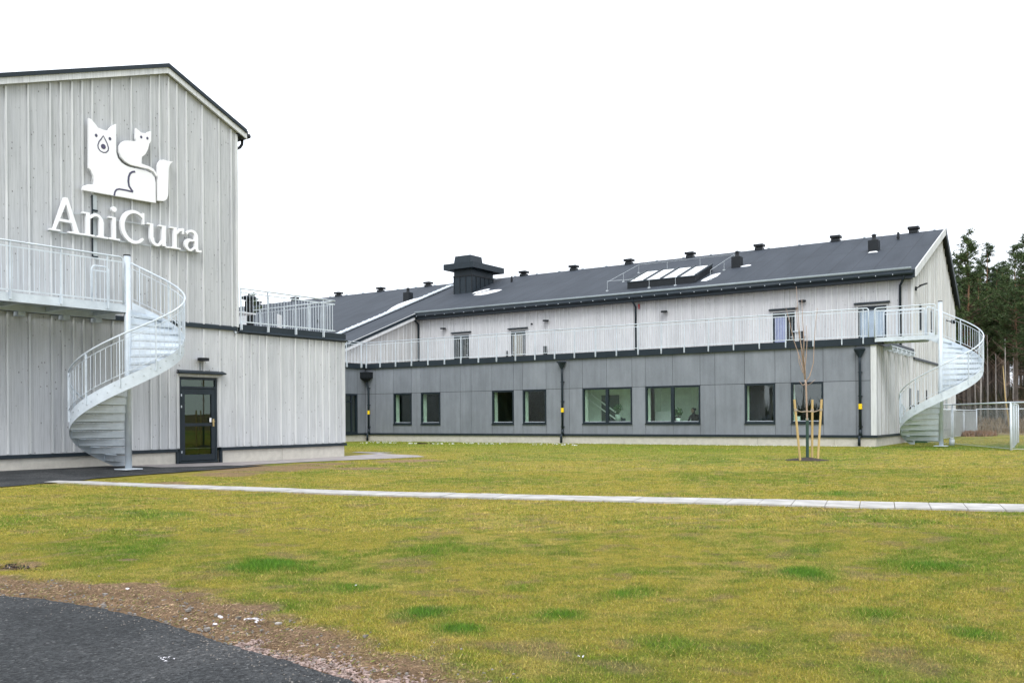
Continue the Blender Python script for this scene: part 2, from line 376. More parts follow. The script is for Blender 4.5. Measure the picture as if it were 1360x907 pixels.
def path_mid(x): return (np.interp(x, [p[0] for p in PATH_F], [p[1] for p in PATH_F]) + np.interp(x, [p[0] for p in PATH_N], [p[1] for p in PATH_N])) / 2
def lawn_color(x, y):
    """real colour of the turf: olive base, straw and green patches, lush clumps, soil"""
    x = np.asarray(x, float); y = np.asarray(y, float)
    n1 = fbm(x, y, .35, 1); n2 = fbm(x, y, 1.4, 2); n3 = fbm(x, y, 5.0, 4, 3)
    olive = np.array([.312, .268, .036]); straw = np.array([.47, .35, .09]); green = np.array([.140, .195, .016]); lush = np.array([.070, .175, .010])
    brown = np.array([.29, .19, .112])
    g = np.clip((n1 * .40 + n2 * .38 + fbm(x, y, 3.2, 14, 3) * .22 - .455) * 7.5, 0, 1)[..., None]
    c = olive * (1 - g) + green * g
    s = np.clip((n3 * .55 + n2 * .45 - .50) * 6, 0, 1)[..., None] * .62
    c = c * (1 - s) + straw * s
    n5 = fbm(x, y, 11.0, 51, 2); q5 = np.clip((n5 - .56) * 7, 0, 1)[..., None] * .55; c = c * (1 - q5) + green * .85 * q5
    n6 = fbm(x, y, 4.2, 57, 3); q6 = np.clip((n6 - .63) * 9, 0, 1)[..., None] * .6; c = c * (1 - q6) + np.array([.24, .17, .09]) * q6
    far = np.clip((y - 24) / 6, 0, 1)[..., None] * np.clip((-x - 4) / 8, 0, 1)[..., None]
    c = c * (1 - .6 * far) + green * 1.15 * .6 * far
    for lx, ly, lr, k in LUSH:
        q = np.hypot((x - lx), (y - ly)) / (lr * (.35 + 1.7 * fbm(x, y, 3.2, 6) ** 1.2))
        m = (np.clip((1.25 - q) / .9, 0, 1) * k * (.70 + .7 * fbm(x, y, 8, 16, 3)))[..., None]; m = np.clip(m, 0, .95); c = c * (1 - m) + lush * m
    # darker strip by the stair and fence
    q = np.clip(1 - np.abs(y - 37.5 - .3 * x) / 3.5, 0, 1) * (x > -7.5) * .7; q = q[..., None]; c = c * (1 - q) + lush * q
    m = soil_mask(x, y)[..., None]
    bn = (.7 + .6 * fbm(x, y, 9, 8, 3))[..., None]
    c = c * (1 - m) + brown * bn * m
    # brown field behind
    f = np.clip((y - 56.5) / 3, 0, 1)[..., None]; fb = fbm(x, y, .5, 12)[..., None]
    c = c * (1 - f) + (np.array([.15, .115, .06]) * (.5 + fb)) * f
    return c
def terrain(x, y):
    t = np.clip((y - 58) / 30, 0, 1); z = 1.9 * t * t * (3 - 2 * t)
    near = np.exp(-((y - 6) / 7) ** 2)
    z = z + (fbm(x, y, .8, 20) - .5) * .05 * near
    m = np.clip((y - 60) / 8, 0, 1); z = z + (fbm(x, y, .25, 22) - .5) * .9 * m
    # swell of turf behind the right stair
    z = z + .06 * np.exp(-((y - 40) / 2.5) ** 2) * np.clip((x + 7) / 2, 0, 1)
    z = z + .07 * np.clip((-x - 18.2) / 1.5, 0, 1) * np.clip((17 - y) / 4, 0, 1)
    # the road sits in a very shallow cut so its edge is lower than the turf
    return z
def axis(segs):
    out = []
    for a, b, st in segs: out += list(np.arange(a, b - 1e-6, st))
    return np.array(out + [segs[-1][1]])
gx = axis([(-900, -100, 100), (-100, -40, 6), (-40, -22, 1), (-22, -10, .22), (-10, 1, .075), (1, 8, .3), (8, 40, 3), (40, 100, 10), (100, 900, 100)])
gy = axis([(-600, -100, 100), (-100, -10, 10), (-10, 2, .8), (2, 8, .06), (8, 22, .16), (22, 45, .5), (45, 110, 1.5), (110, 200, 10), (200, 900, 100)])
X, Y = np.meshgrid(gx, gy); Z = terrain(X, Y)
Z = np.where(Z == 0, 0, Z)
# fine soil lumps near the road; keep the strip under the road flat
dR, sR = poly_dist_side(X, Y, ROAD); inside = (sR < 0) & (X < 5)
sm = soil_mask(X, Y)
Z = Z + sm * (fbm(X, Y, 7, 30, 3) - .5) * .07 * np.clip(dR / .1, 0, 1) * (Y < 9)
Z = np.where(inside & (dR > .1), -.04, Z); Z = np.where(dR <= .1, np.minimum(Z, -.004), Z)
hole = (-7.7, 3.98); Z = Z - .10 * np.exp(-(((X - hole[0]) / .3) ** 2 + ((Y - hole[1]) / .07) ** 2))
nx, ny = len(gx), len(gy)
vs = np.stack([X, Y, Z], -1).reshape(-1, 3)
i = np.arange(nx * ny).reshape(ny, nx)
fs = np.stack([i[:-1, :-1], i[:-1, 1:], i[1:, 1:], i[1:, :-1]], -1).reshape(-1, 4)
me = D.meshes.new('ground'); me.from_pydata(vs.tolist(), [], fs.tolist()); me.shade_smooth()
ca = me.attributes.new('col', 'FLOAT_COLOR', 'POINT'); cc = lawn_color(X, Y).reshape(-1, 3)
ca.data.foreach_set('color', np.concatenate([cc, np.ones((len(cc), 1))], 1).ravel().astype(np.float32))
me.materials.append(M['ground']); g = D.objects.new('ground', me); COL.objects.link(g); tag(g, kind='structure', label='olive green lawn with worn patches and brown soil edge')

# road in the foreground
def sheet(name, poly, z, mat, label, sub=None):
    mb = MB(); mb.add([(x, y, z) for x, y in poly], [tuple(range(len(poly)))]); o = mb.build(name, mat); o['kind'] = 'structure'; o['label'] = label; return o
def jag(line, step=.05, amp=.02, seed=1):
    out = []
    for (x0, y0), (x1, y1) in zip(line[:-1], line[1:]):
        L = math.hypot(x1 - x0, y1 - y0); n = max(1, int(L / step)) if -12 < x0 < 4 else 1
        for k in range(n):
            t = k / n; x, y = x0 + (x1 - x0) * t, y0 + (y1 - y0) * t
            out.append((x, y + (noise.noise((x * 6, y * 6, seed)) + .6 * noise.noise((x * 23, y * 23, seed))) * amp))
    return out + [line[-1]]
re = jag(ROAD, .03, .028)
mb = MB(); top = [(x, y, .004) for x, y in re]; n = len(top)
mb.add(top + [(6, -60, .004), (-40, -60, .004)], [tuple(range(n + 2))])
mb.add(top + [(x, y + .015, -.05) for x, y, z in top], [(k, k + 1, n + k + 1, n + k) for k in range(n - 1)])
road = mb.build('road', 'asphalt'); tag(road, 'dark asphalt road curving through the foreground', kind='structure')

# slab path
def arc_pts(line, step):
    pts = []; L = [0]
    for a, b in zip(line[:-1], line[1:]): L.append(L[-1] + math.hypot(b[0] - a[0], b[1] - a[1]))
    xs = [p[0] for p in line]; ys = [p[1] for p in line]
    return L[-1], lambda s: (float(np.interp(s, L, xs)), float(np.interp(s, L, ys)))
LF, pf = arc_pts(PATH_F, 0); LN, pn = arc_pts(PATH_N, 0)
mb = MB(); nt_ = int(LF / .42)
for k in range(nt_):
    a0, a1 = k / nt_ + .00012, (k + 1) / nt_ - .00012
    q = [pn(a0 * LN), pn(a1 * LN), pf(a1 * LF), pf(a0 * LF)]
    zt = .024 + random.uniform(-.003, .003) + .04 * math.exp(-((q[0][0] + 17) / 3) ** 2) * 0
    base = [float(terrain(np.array([x]), np.array([y]))[0]) for x, y in q]
    mb.add([(x, y, zt + b) for (x, y), b in zip(q, base)] + [(x, y, -.03) for x, y in q], [(0, 1, 2, 3), (0, 4, 5, 1), (1, 5, 6, 2), (2, 6, 7, 3), (3, 7, 4, 0)])
p = mb.build('path', 'slab'); tag(p, 'narrow path of pale concrete slabs across the lawn', kind='structure')

# asphalt apron and paving along the left building
def draped(name, poly, dz, mat, label, step=.25):
    """polygon draped over the terrain, clipped on a grid"""
    bm = bmesh.new(); vv = [bm.verts.new((x, y, 0)) for x, y in poly]; bm.faces.new(vv)
    xs = [p[0] for p in poly]; ys = [p[1] for p in poly]
    for ax, lo, hi in ((0, min(xs), max(xs)), (1, min(ys), max(ys))):
        c = math.ceil(lo / step) * step
        while c < hi:
            co = (c, 0, 0) if ax == 0 else (0, c, 0); no = (1, 0, 0) if ax == 0 else (0, 1, 0)
            bmesh.ops.bisect_plane(bm, geom=bm.verts[:] + bm.edges[:] + bm.faces[:], plane_co=co, plane_no=no); c += step
    for v in bm.verts: v.co.z = float(terrain(np.array([v.co.x]), np.array([v.co.y]))[0]) + dz
    m = D.meshes.new(name); bm.to_mesh(m); bm.free(); m.materials.append(M[mat]); o = D.objects.new(name, m); COL.objects.link(o)
    tag(o, label, kind='structure'); fixn(m); return o
draped('paving', jag([(-22.6, 24.0), (-22.4, 23.45), (-21.3, 23.2), (-18.56, 22.48), (-17.63, 21.71), (-17.9, 20.5), (-18.3, 19.27), (-18.72, 17.63), (-18.75, 15.8), (-18.4, 14.4), (-18.6, 12), (-19, 8)], .3, .06) + [(-21.6, 8), (-20.6, 16), (-20.4, 21.2), (-20.9, 24.0)], .012, 'paving', 'reddish grey concrete paving along the left building')
draped('driveway', jag([(-16.9, 10.1), (-17.4, 10.8), (-17.6, 12.2), (-17.75, 13.6), (-17.9, 14.6), (-18.2, 15.9)], .2, .08) + [(-18.9, 15.2), (-19.2, 13.6), (-21.4, 12.6), (-21.8, 3), (-30, -2), (-30, -8), (-20, -8), (-16.6, 8.0)], .018, 'asphalt', 'dark asphalt driveway reaching the foot of the left stair')

# ------------------------------------------------------------------ LEFT BUILDING (local frame: x = outward, y = along the facade, z up)
RZ = R(-2.5); LB0 = (-20.21, 20.85, 0)
LB = empty('gabled_building', LB0, 'tall pale grey timber building with a steep gable wall carrying the white sign', 'building', RZ)
def rtop(s):  # roof surface height over the facade
    return 10.40 - .452 * (s + 6.2) if s > -6.2 else 10.40 + .362 * (s + 6.2)
f0 = lambda a, z, t: (t, a, z)
mb = MB(); SL = -12.7
wall_cells(mb, SL, 0, .44, 3.66, [(-5.86, -4.68, .44, 2.34)], f0, .12)
mb.box(-13, -.13, -.15, 0, .44, 3.6); mb.box(-13, -12.8, SL, 0, .44, 3.6); mb.box(-13, -.13, SL, SL + .15, .44, rtop(SL) - .3)
lower = mb
mb = MB(); poly = [(SL, 3.66), (-4.0, 3.66), (-4.0, rtop(-4.0) - .2), (-6.2, 10.2), (SL, rtop(SL) - .2)]
mb.prism(poly, f0, .012, -.2)
mb.box(-13, -.2, -4.2, -4.003, 3.66, rtop(-4.0) - .2)
gable = mb
# battens
mb = MB()
up = [-16.7, -16.2, -15.7, -15.45, -14.95, -14.45, -14.2, -13.7, -13.45, -13.2, -12.7, -12.2, -11.95, -11.45, -11.2, -10.7, -10.21, -9.72, -9.22, -8.97, -8.7, -8.45, -8.2, -7.7, -7.18, -6.65, -6.4, -6.13, -5.89, -5.61, -5.12, -4.6, -4.2]
for s in [q for q in up if q > SL]: mb.box(.012, .050, s - .021, s + .021, 3.76, rtop(s) - .24 - .01)
mb.box(.012, .046, -4.06, -3.985, 3.76, rtop(-4.0) - .26)
mbl = MB()
lo = [-16.7, -16.2, -15.7, -15.2, -14.7, -14.2, -13.7, -13.2, -12.7, -12.2, -11.7, -11.2, -10.7, -10.21, -9.72, -9.21, -8.96, -8.70, -8.45, -8.21, -7.70, -7.21, -6.69, -6.43, -6.17, -5.12, -4.61, -4.07, -3.82, -3.56, -3.28, -3.02, -2.51, -1.97, -1.43, -1.17, -.90, -.63, -.34]
for s in [q for q in lo if q > SL]:
    z1 = 3.64 if s < -4.1 else 3.60; z0 = .46
    if -5.9 < s < -4.65: z0 = 2.50
    mbl.box(0, .038, s - .021, s + .021, z0, z1)
build2(lower, 'clad_l', mbl, 'batten', 'lower_wall', LB); build2(gable, 'clad_g', mb, 'batten', 'gable_wall', LB)
MB().box(-.1, .032, -.10, .03, .46, 3.60).build('corner_board', 'white_wood', LB)
MB().box(.0, .03, -5.95, -5.87, .46, 2.42).box(.0, .03, -4.665, -4.58, .46, 2.42).box(0, .03, -5.87, -4.665, 2.35, 2.42).build('door_trim', 'white_wood', LB)
mb = MB(); mb.box(.0, .075, SL, -4.06, 3.665, 3.755); mb.add([(0, SL, 3.80), (.075, SL, 3.757), (.075, -3.98, 3.757), (0, -3.98, 3.80)], [(0, 1, 2, 3)]); mb.build('belt_flashing', 'dark', LB)
mb = MB(); mb.box(-.05, .06, SL, -5.93, .355, .44); mb.box(-.05, .06, -4.60, .06, .355, .44)
mb.box(-.02, .05, -5.98, -5.90, .03, .355); mb.box(-.02, .05, -4.63, -4.56, .03, .355); mb.build('base_flashing', 'dark', LB)
mb = MB(); mb.box(-.3, .005, SL, -5.98, -.2, .355)
for a, b in ((-4.56, -2.47), (-2.46, -.005)): mb.box(-.3, .005, a, b, -.2, .355)
mb.box(-13, -.1, -.2, -.01, -.2, .355); mb.build('foundation', 'conc', LB)
# roof
mb = MB(); RB = [(SL, 0), (-6.2, 0), (-3.70, 0)]
for a, b in ((SL, -6.2), (-6.2, -3.72)):
    za, zb = rtop(a), rtop(b)
    mb.add([(x, s, z + dz) for x in (.16, -14) for s, z in ((a, za), (b, zb)) for dz in (-.07, .0)], [(0, 2, 3, 1), (4, 5, 7, 6), (0, 1, 5, 4), (2, 6, 7, 3), (1, 3, 7, 5), (0, 4, 6, 2)])
rf = mb.build('roof', 'roof', LB)
mb = MB()
for a, b in ((SL, -6.2), (-6.2, -3.77)):
    za, zb = rtop(a), rtop(b)
    mb.add([(x, s, z + dz) for x in (.145, .185) for s, z in ((a, za), (b, zb)) for dz in (-.075, .022)], [(0, 2, 3, 1), (4, 5, 7, 6), (0, 1, 5, 4), (2, 6, 7, 3), (1, 3, 7, 5), (0, 4, 6, 2)])
mb.build('verge_flashing', 'dark', rf)
mb = MB()
for a, b in ((SL, -6.202), (-6.198, -3.74)):
    za, zb = rtop(a), rtop(b)
    mb.add([(x, s, z + dz) for x in (.10, .143) for s, z in ((a, za), (b, zb)) for dz in (-.225, -.075)], [(0, 2, 3, 1), (4, 5, 7, 6), (0, 1, 5, 4), (2, 6, 7, 3), (1, 3, 7, 5), (0, 4, 6, 2)])
    mb.add([(x, s, z + dz) for x in (.013, .10) for s, z in ((a, za), (b, zb)) for dz in (-.19, -.16)], [(0, 2, 3, 1), (4, 5, 7, 6), (0, 1, 5, 4), (2, 6, 7, 3), (1, 3, 7, 5), (0, 4, 6, 2)])
mb.build('barge_board', 'batten', rf)
mb = MB(); mb.tube([(.15, -3.68, 9.16), (-13, -3.68, 9.16)], .065, 10); mb.box(-13, .1, -3.99, -3.74, 9.10, 9.17); gt = mb.build('gutter', 'black', rf, True)
MB().tube([(-.15, -3.68, 9.12), (-.15, -3.69, 8.98), (-.15, -3.76, 8.88), (-.15, -3.88, 8.80), (-.15, -3.93, 8.6), (-.15, -3.94, 3.9)], .04, 10).build('downpipe', 'black', rf, True)
MB().tube([(-.4, -6.35, 10.38), (-.4, -6.1, 10.52)], .008, 6).build('roof_hook', 'red', rf)
# coping of the low terrace block
mb = MB(); mb.box(-.32, .055, -3.97, .05, 3.66, 3.86)
mb.add([(.055, -4.02, 3.70), (.13, -4.02, 3.645), (.13, .09, 3.645), (.055, .09, 3.70), (.0, -4.02, 3.60), (.0, .09, 3.60)], [(0, 1, 2, 3), (1, 4, 5, 2)])
mb.box(-.30, .09, -.02, .13, 3.60, 3.66) if False else None
mb.box(-12.8, -.321, -.28, .05, 3.66, 3.86); mb.build('parapet_coping', 'dark', LB)
MB().box(-12.8, -.3, -4, -.28, 3.5, 3.62).build('terrace_deck', 'paving', LB)
mb = MB().tube([(.02, -4.10, 3.68), (.05, -4.10, 3.60)], .03, 8); mb.build('overflow_spout', 'galv', LB)
# door
dr = MB()
dr.box(-.09, -.01, -5.855, -5.79, .10, 2.335); dr.box(-.09, -.01, -4.745, -4.685, .10, 2.335); dr.box(-.09, -.01, -5.79, -4.745, 2.27, 2.335); dr.box(-.09, -.01, -5.79, -4.745, 2.03, 2.09)
dr.box(-.10, .03, -5.855, -4.685, .055, .10)
door = dr.build('door', 'dark', LB, bevel=.004)
lf = MB(); x0, x1 = -.075, -.015
lf.box(x0, x1, -5.785, -5.68, .115, 2.02); lf.box(x0, x1, -4.86, -4.75, .115, 2.02); lf.box(x0, x1, -5.68, -4.86, 1.88, 2.02); lf.box(x0, x1, -5.68, -4.86, .115, .27); lf.box(x0, x1, -5.68, -4.86, 1.03, 1.11)
lf.build('leaf', 'dark', door, bevel=.003)
gp = MB(); gp.box(-.05, -.045, -5.68, -4.86, .27, 1.03); gp.box(-.05, -.045, -5.68, -4.86, 1.11, 1.88); gp.box(-.05, -.045, -5.79, -4.745, 2.09, 2.27); gp.build('pane', 'glass_door', door)
h = MB(); h.box(-.014, -.004, -4.83, -4.78, 1.02, 1.22); h.tube([(-.01, -4.80, 1.15), (.05, -4.80, 1.15), (.05, -4.90, 1.15)], .009, 8); h.tube([(-.004, -4.805, 1.07), (.008, -4.805, 1.07)], .018, 10); h.build('handle', 'brass', door)
MB().box(-.014, -.002, -4.93, -4.87, 1.13, 1.25).build('lock_plate', 'white', door, bevel=.004)
for z in (1.85, 1.55, .35): MB().tube([(-.005, -5.79, z - .03), (-.005, -5.79, z + .03)], .017, 8).build('hinge', 'galv', door)
MB().box(.0, .17, -5.93, -4.50, 2.425, 2.46).add([(0, -5.93, 2.52), (.17, -5.93, 2.461), (.17, -4.50, 2.461), (0, -4.50, 2.52)], [(0, 1, 2, 3)]).build('door_canopy', 'dark', LB, bevel=.005)
mb = MB()
wall_cells(mb, -6.6, -4.0, .0, 3.2, [], lambda a, z, t: (-1.8, a, z), 0); mb.box(-1.8, -.12, -6.6, -6.55, 0, 3.2); mb.box(-1.8, -.12, -4.05, -4, 0, 3.2); mb.box(-1.8, -.12, -6.6, -4, -.05, .05); mb.build('hallway', 'room_dark', LB)
# wall lamp over the door
def wall_lamp(parent, x, y, z, d, sc=1.0, off=None):
    """small drum lamp on an arm; d = outward unit (2D)"""
    mb = MB(); ax, ay = d; cx, cy = x + ax * .145 * sc, y + ay * .145 * sc
    mb.tube([(cx, cy, z - .03), (cx, cy, z + .05)], .15 * sc, 18); mb.bar((x, y, z - .01), (cx, cy, z - .01), .05, .03)
    return mb
wall_lamp(LB, .02, -5.23, 2.80, (1, 0)).build('wall_lamp', 'black', LB)
MB().box(.012, .03, -5.24, -5.22, 2.53, 2.74).build('lamp_conduit', 'galv_dark', LB)

# railing round the low roof terrace
TR = empty('terrace_railing', LB0, 'galvanised railing on the dark coping of the low roof beside the gable', 'railing', RZ, 'terrace railings')
railing(TR, (.08, -3.97), (.08, -.42), 3.87, 4.86, [.03, .96, 1.98, 3.06], ends=(False, False), bracket=.17)
railing(TR, (.08, -.42), (-12.4, -.42), 3.87, 4.86, [1.2, 2.4, 3.6, 4.8, 6, 7.2, 8.4, 9.6, 10.8, 12], ends=(False, False), bar_gap=.11, post_w=.06)

# ------------------------------------------------------------------ SIGN
SG = empty('building_sign', (LB0[0], LB0[1], 0), 'big white sign with dog, cat and lettering on the gable wall', 'sign', RZ)
DOG = [(-8.36, 8.44), (-8.3, 8.43), (-8.24, 8.38), (-8.18, 8.33), (-8.13, 8.27), (-8.0, 8.25), (-7.87, 8.26), (-7.83, 8.34), (-7.75, 8.42), (-7.66, 8.48), (-7.665, 8.02), (-7.66, 7.77), (-7.62, 7.65), (-7.53, 7.56), (-7.42, 7.515), (-7.32, 7.5), (-7.09, 7.50), (-6.86, 7.50), (-6.71, 7.46), (-6.63, 7.38), (-6.6, 7.25), (-6.6, 6.73), (-8.53, 6.68), (-8.53, 6.73), (-8.48, 6.8), (-8.38, 6.85), (-8.24, 6.87), (-8.24, 6.97), (-8.26, 7.08), (-8.31, 7.18), (-8.37, 7.24)]
CAT = [(-7.16, 8.50), (-7.08, 8.46), (-7.02, 8.42), (-6.88, 8.43), (-6.82, 8.49), (-6.74, 8.52), (-6.74, 8.28), (-6.79, 8.19), (-6.83, 8.04), (-6.9, 7.9), (-7.0, 7.81), (-7.01, 7.64), (-6.82, 7.62), (-6.68, 7.58), (-6.60, 7.50), (-6.57, 7.41), (-6.60, 7.40), (-6.68, 7.50), (-6.84, 7.545), (-7.06, 7.54), (-7.31, 7.54), (-7.45, 7.59), (-7.56, 7.68), (-7.61, 7.8), (-7.61, 7.93), (-7.55, 8.04), (-7.47, 8.10), (-7.38, 8.13), (-7.25, 8.15), (-7.14, 8.17), (-7.175, 8.24)]
TAIL = [(-6.555, 7.69), (-6.53, 7.78), (-6.46, 7.86), (-6.38, 7.89), (-6.23, 7.88), (-6.10, 7.90), (-6.17, 7.83), (-6.21, 7.76), (-6.23, 7.67), (-6.25, 6.99), (-6.29, 6.89), (-6.34, 6.84), (-6.4, 6.815), (-6.555, 6.80)]
HAUNCH = [(-7.17, 7.41), (-7.25, 7.385), (-7.31, 7.33), (-7.345, 7.24), (-7.355, 7.13), (-7.335, 7.01), (-7.235, 6.89), (-7.42, 6.895), (-7.6, 6.89), (-7.67, 6.86), (-7.71, 6.80), (-7.73, 6.70)]
def plate(poly, t0, t1, name, mat, parent, bev=.008):
    return MB().prism(poly, f0, t0, t1).build(name, mat, parent, bevel=bev)
dog = plate(DOG, .10, .17, 'dog_shape', 'white', SG); cat = plate(CAT, .135, .205, 'cat_shape', 'white', SG); plate(TAIL, .11, .18, 'tail_shape', 'white', SG)
def stroke(path, w, closed=False):
    """flat ribbon polygon around a path; w may be a list of widths"""
    n = len(path); L = []; Rr = []
    for i, (x, y) in enumerate(path):
        if closed: a, b = path[i - 1], path[(i + 1) % n]
        else: a, b = path[max(0, i - 1)], path[min(n - 1, i + 1)]
        dx, dy = b[0] - a[0], b[1] - a[1]; l = math.hypot(dx, dy) or 1; ww = (w[i] if isinstance(w, (list, tuple)) else w) / 2
        L.append((x - dy / l * ww, y + dx / l * ww)); Rr.append((x + dy / l * ww, y - dx / l * ww))
    return L, Rr
def ribbon(mb, path, w, t0, t1, closed=False):
    L, Rr = stroke(path, w, closed); n = len(path)
    for i in range(n if closed else n - 1):
        j = (i + 1) % n
        q = [L[i], L[j], Rr[j], Rr[i]]
        mb.add([f0(a, z, t0) for a, z in q] + [f0(a, z, t1) for a, z in q], [(0, 1, 2, 3), (7, 6, 5, 4), (0, 4, 5, 1), (2, 6, 7, 3)] + ([(3, 7, 4, 0)] if i == 0 and not closed else []) + ([(1, 5, 6, 2)] if i == n - 2 and not closed else []))
def disc(c, r, rz=None, n=18): return [(c[0] + r * math.cos(2 * math.pi * k / n), c[1] + (rz or r) * math.sin(2 * math.pi * k / n)) for k in range(n)]
mb = MB(); ribbon(mb, HAUNCH[:7], .05, .1705, .175); ribbon(mb, HAUNCH[6:], .04, .171, .1755); mb.build('haunch_line', 'navy', dog)
drop = [(-8.0, 8.10), (-8.05, 8.02), (-8.11, 7.93), (-8.14, 7.84), (-8.13, 7.77), (-8.08, 7.715), (-8.0, 7.695), (-7.93, 7.715), (-7.88, 7.77), (-7.87, 7.84), (-7.90, 7.93), (-7.95, 8.02)]
mb = MB(); ribbon(mb, drop, .026, .1705, .175, True); mb.build('muzzle_outline', 'navy', dog)
mb = MB(); mb.prism(disc((-8.0, 7.84), .062), f0, .1705, .175); mb.build('nose', 'navy', dog)
for c in ((-8.18, 8.065), (-7.83, 8.07)): MB().prism(disc(c, .035, .04), f0, .1705, .175).build('eye', 'navy', dog)
for c in ((-7.02, 8.305), (-6.85, 8.315)): MB().prism(disc(c, .031, .036), f0, .2055, .21).build('eye', 'navy', cat)
# lettering: each letter its own raised slab-serif shape (baseline slopes 1 cm per letter like the mounting rails)
T0, T1 = .10, .185
def arcp(cx, cy, rx, ry, a0, a1, n=14): return [(cx + rx * math.cos(R(a0 + (a1 - a0) * k / n)), cy + ry * math.sin(R(a0 + (a1 - a0) * k / n))) for k in range(n + 1)]
def letter(name, base, parts):
    mb = MB()
    for i, (kind, *a) in enumerate(parts):
        e = i * .0011
        if kind == 'p': mb.prism([(x, z + base) for x, z in a[0]], f0, T0 + e, T1 + e)
        else: ribbon(mb, [(x, z + base) for x, z in a[0]], a[1], T0 + e, T1 + e)
    return mb.build(name, 'white', SG, bevel=.004)
XH = .56; CH = .80; ST = .098; SR = .042
def rect(x0, x1, z0, z1): return ('p', [(x0, z0), (x1, z0), (x1, z1), (x0, z1)])
x = -9.33
letter('letter_a', 5.605, [('p', [(x + .09, .04), (x + .15, .04), (x + .42, .72), (x + .39, .82), (x + .35, .82)]), ('p', [(x + .35, .82), (x + .44, .82), (x + .71, .04), (x + .585, .04)]),
    rect(x + .20, x + .56, .24, .30), rect(x, x + .26, 0, SR), rect(x + .45, x + .80, 0, SR)])
x = -8.54
letter('letter_n', 5.61, [rect(x + .09, x + .09 + ST, .03, XH), rect(x, x + .12, XH - SR, XH), rect(x, x + .30, 0, SR),
    ('s', [(x + .18, .44)] + arcp(x + .34, .40, .13, .135, 140, 20, 8) + [(x + .475, .36)], [.06] + [.07] * 8 + [.10, .11]), rect(x + .415, x + .53, .03, .38), rect(x + .35, x + .64, 0, SR)])
x = -7.88
letter('letter_i', 5.615, [rect(x + .09, x + .09 + ST, .03, XH), rect(x, x + .12, XH - SR, XH), rect(x, x + .29, 0, SR), ('p', disc((x + .14, .75), .068))])
x = -7.58
letter('letter_c', 5.62, [('s', arcp(x + .38, .40, .32, .38, 42, 318, 26), [.05] + [.055 + .055 * math.sin(math.pi * min(1, max(0, k / 25))) for k in range(25)] + [.05]), rect(x + .60, x + .65, .50, .79), ])
x = -6.86
letter('letter_u', 5.63, [rect(x + .08, x + .08 + ST, .17, XH), rect(x, x + .10, XH - SR, XH), ('s', [(x + .137, .20)] + arcp(x + .28, .17, .135, .135, 190, 330, 9) + [(x + .43, .17)], [.115, .11, .10, .09, .08, .075, .07, .065, .06, .06, .06, .05]),
    rect(x + .42, x + .53, .03, XH), rect(x + .33, x + .44, XH - SR, XH), rect(x + .52, x + .63, 0, SR)])
x = -6.20
letter('letter_r', 5.64, [rect(x + .09, x + .09 + ST, .03, XH), rect(x, x + .12, XH - SR, XH), rect(x, x + .30, 0, SR), ('s', [(x + .19, .40), (x + .24, .48), (x + .30, .52), (x + .37, .53)], [.05, .06, .075, .08]), rect(x + .34, x + .40, .42, .57)])
x = -5.80
letter('letter_a', 5.645, [('s', [(x + .07, .45)] + arcp(x + .23, .42, .135, .12, 140, 10, 8) + [(x + .37, .36)], [.08, .05, .06, .065, .07, .075, .08, .09, .10, .11, .115]), rect(x + .315, x + .425, .08, .38),
    ('s', [(x + .33, .30)] + arcp(x + .19, .16, .125, .135, 80, 280, 10) + [(x + .33, .11)], [.05, .06, .08, .095, .10, .105, .10, .095, .08, .07, .06, .055, .05]), ('s', [(x + .37, .12), (x + .40, .04), (x + .47, .025), (x + .53, .05)], [.11, .09, .055, .05])])
MB().bar((.09, -9.0, 6.105), (.09, -5.75, 6.165), .02, .02).build('mounting_rail', 'galv_dull', SG)
MB().bar((.09, -9.33, 5.60), (.09, -5.27, 5.655), .03, .03).build('mounting_rail', 'galv_dull', SG)
mb = MB().box(.03, .07, -8.235, -8.215, 5.15, 6.64); mb.box(.03, .10, -8.22, -8.11, 6.25, 6.29).box(.03, .10, -8.22, -8.11, 5.13, 5.17); mb.build('cable_duct', 'dark', SG)
MB().box(.035, .06, -8.212, -8.11, 5.17, 6.66).build('cable_cover', 'galv_dull', SG)

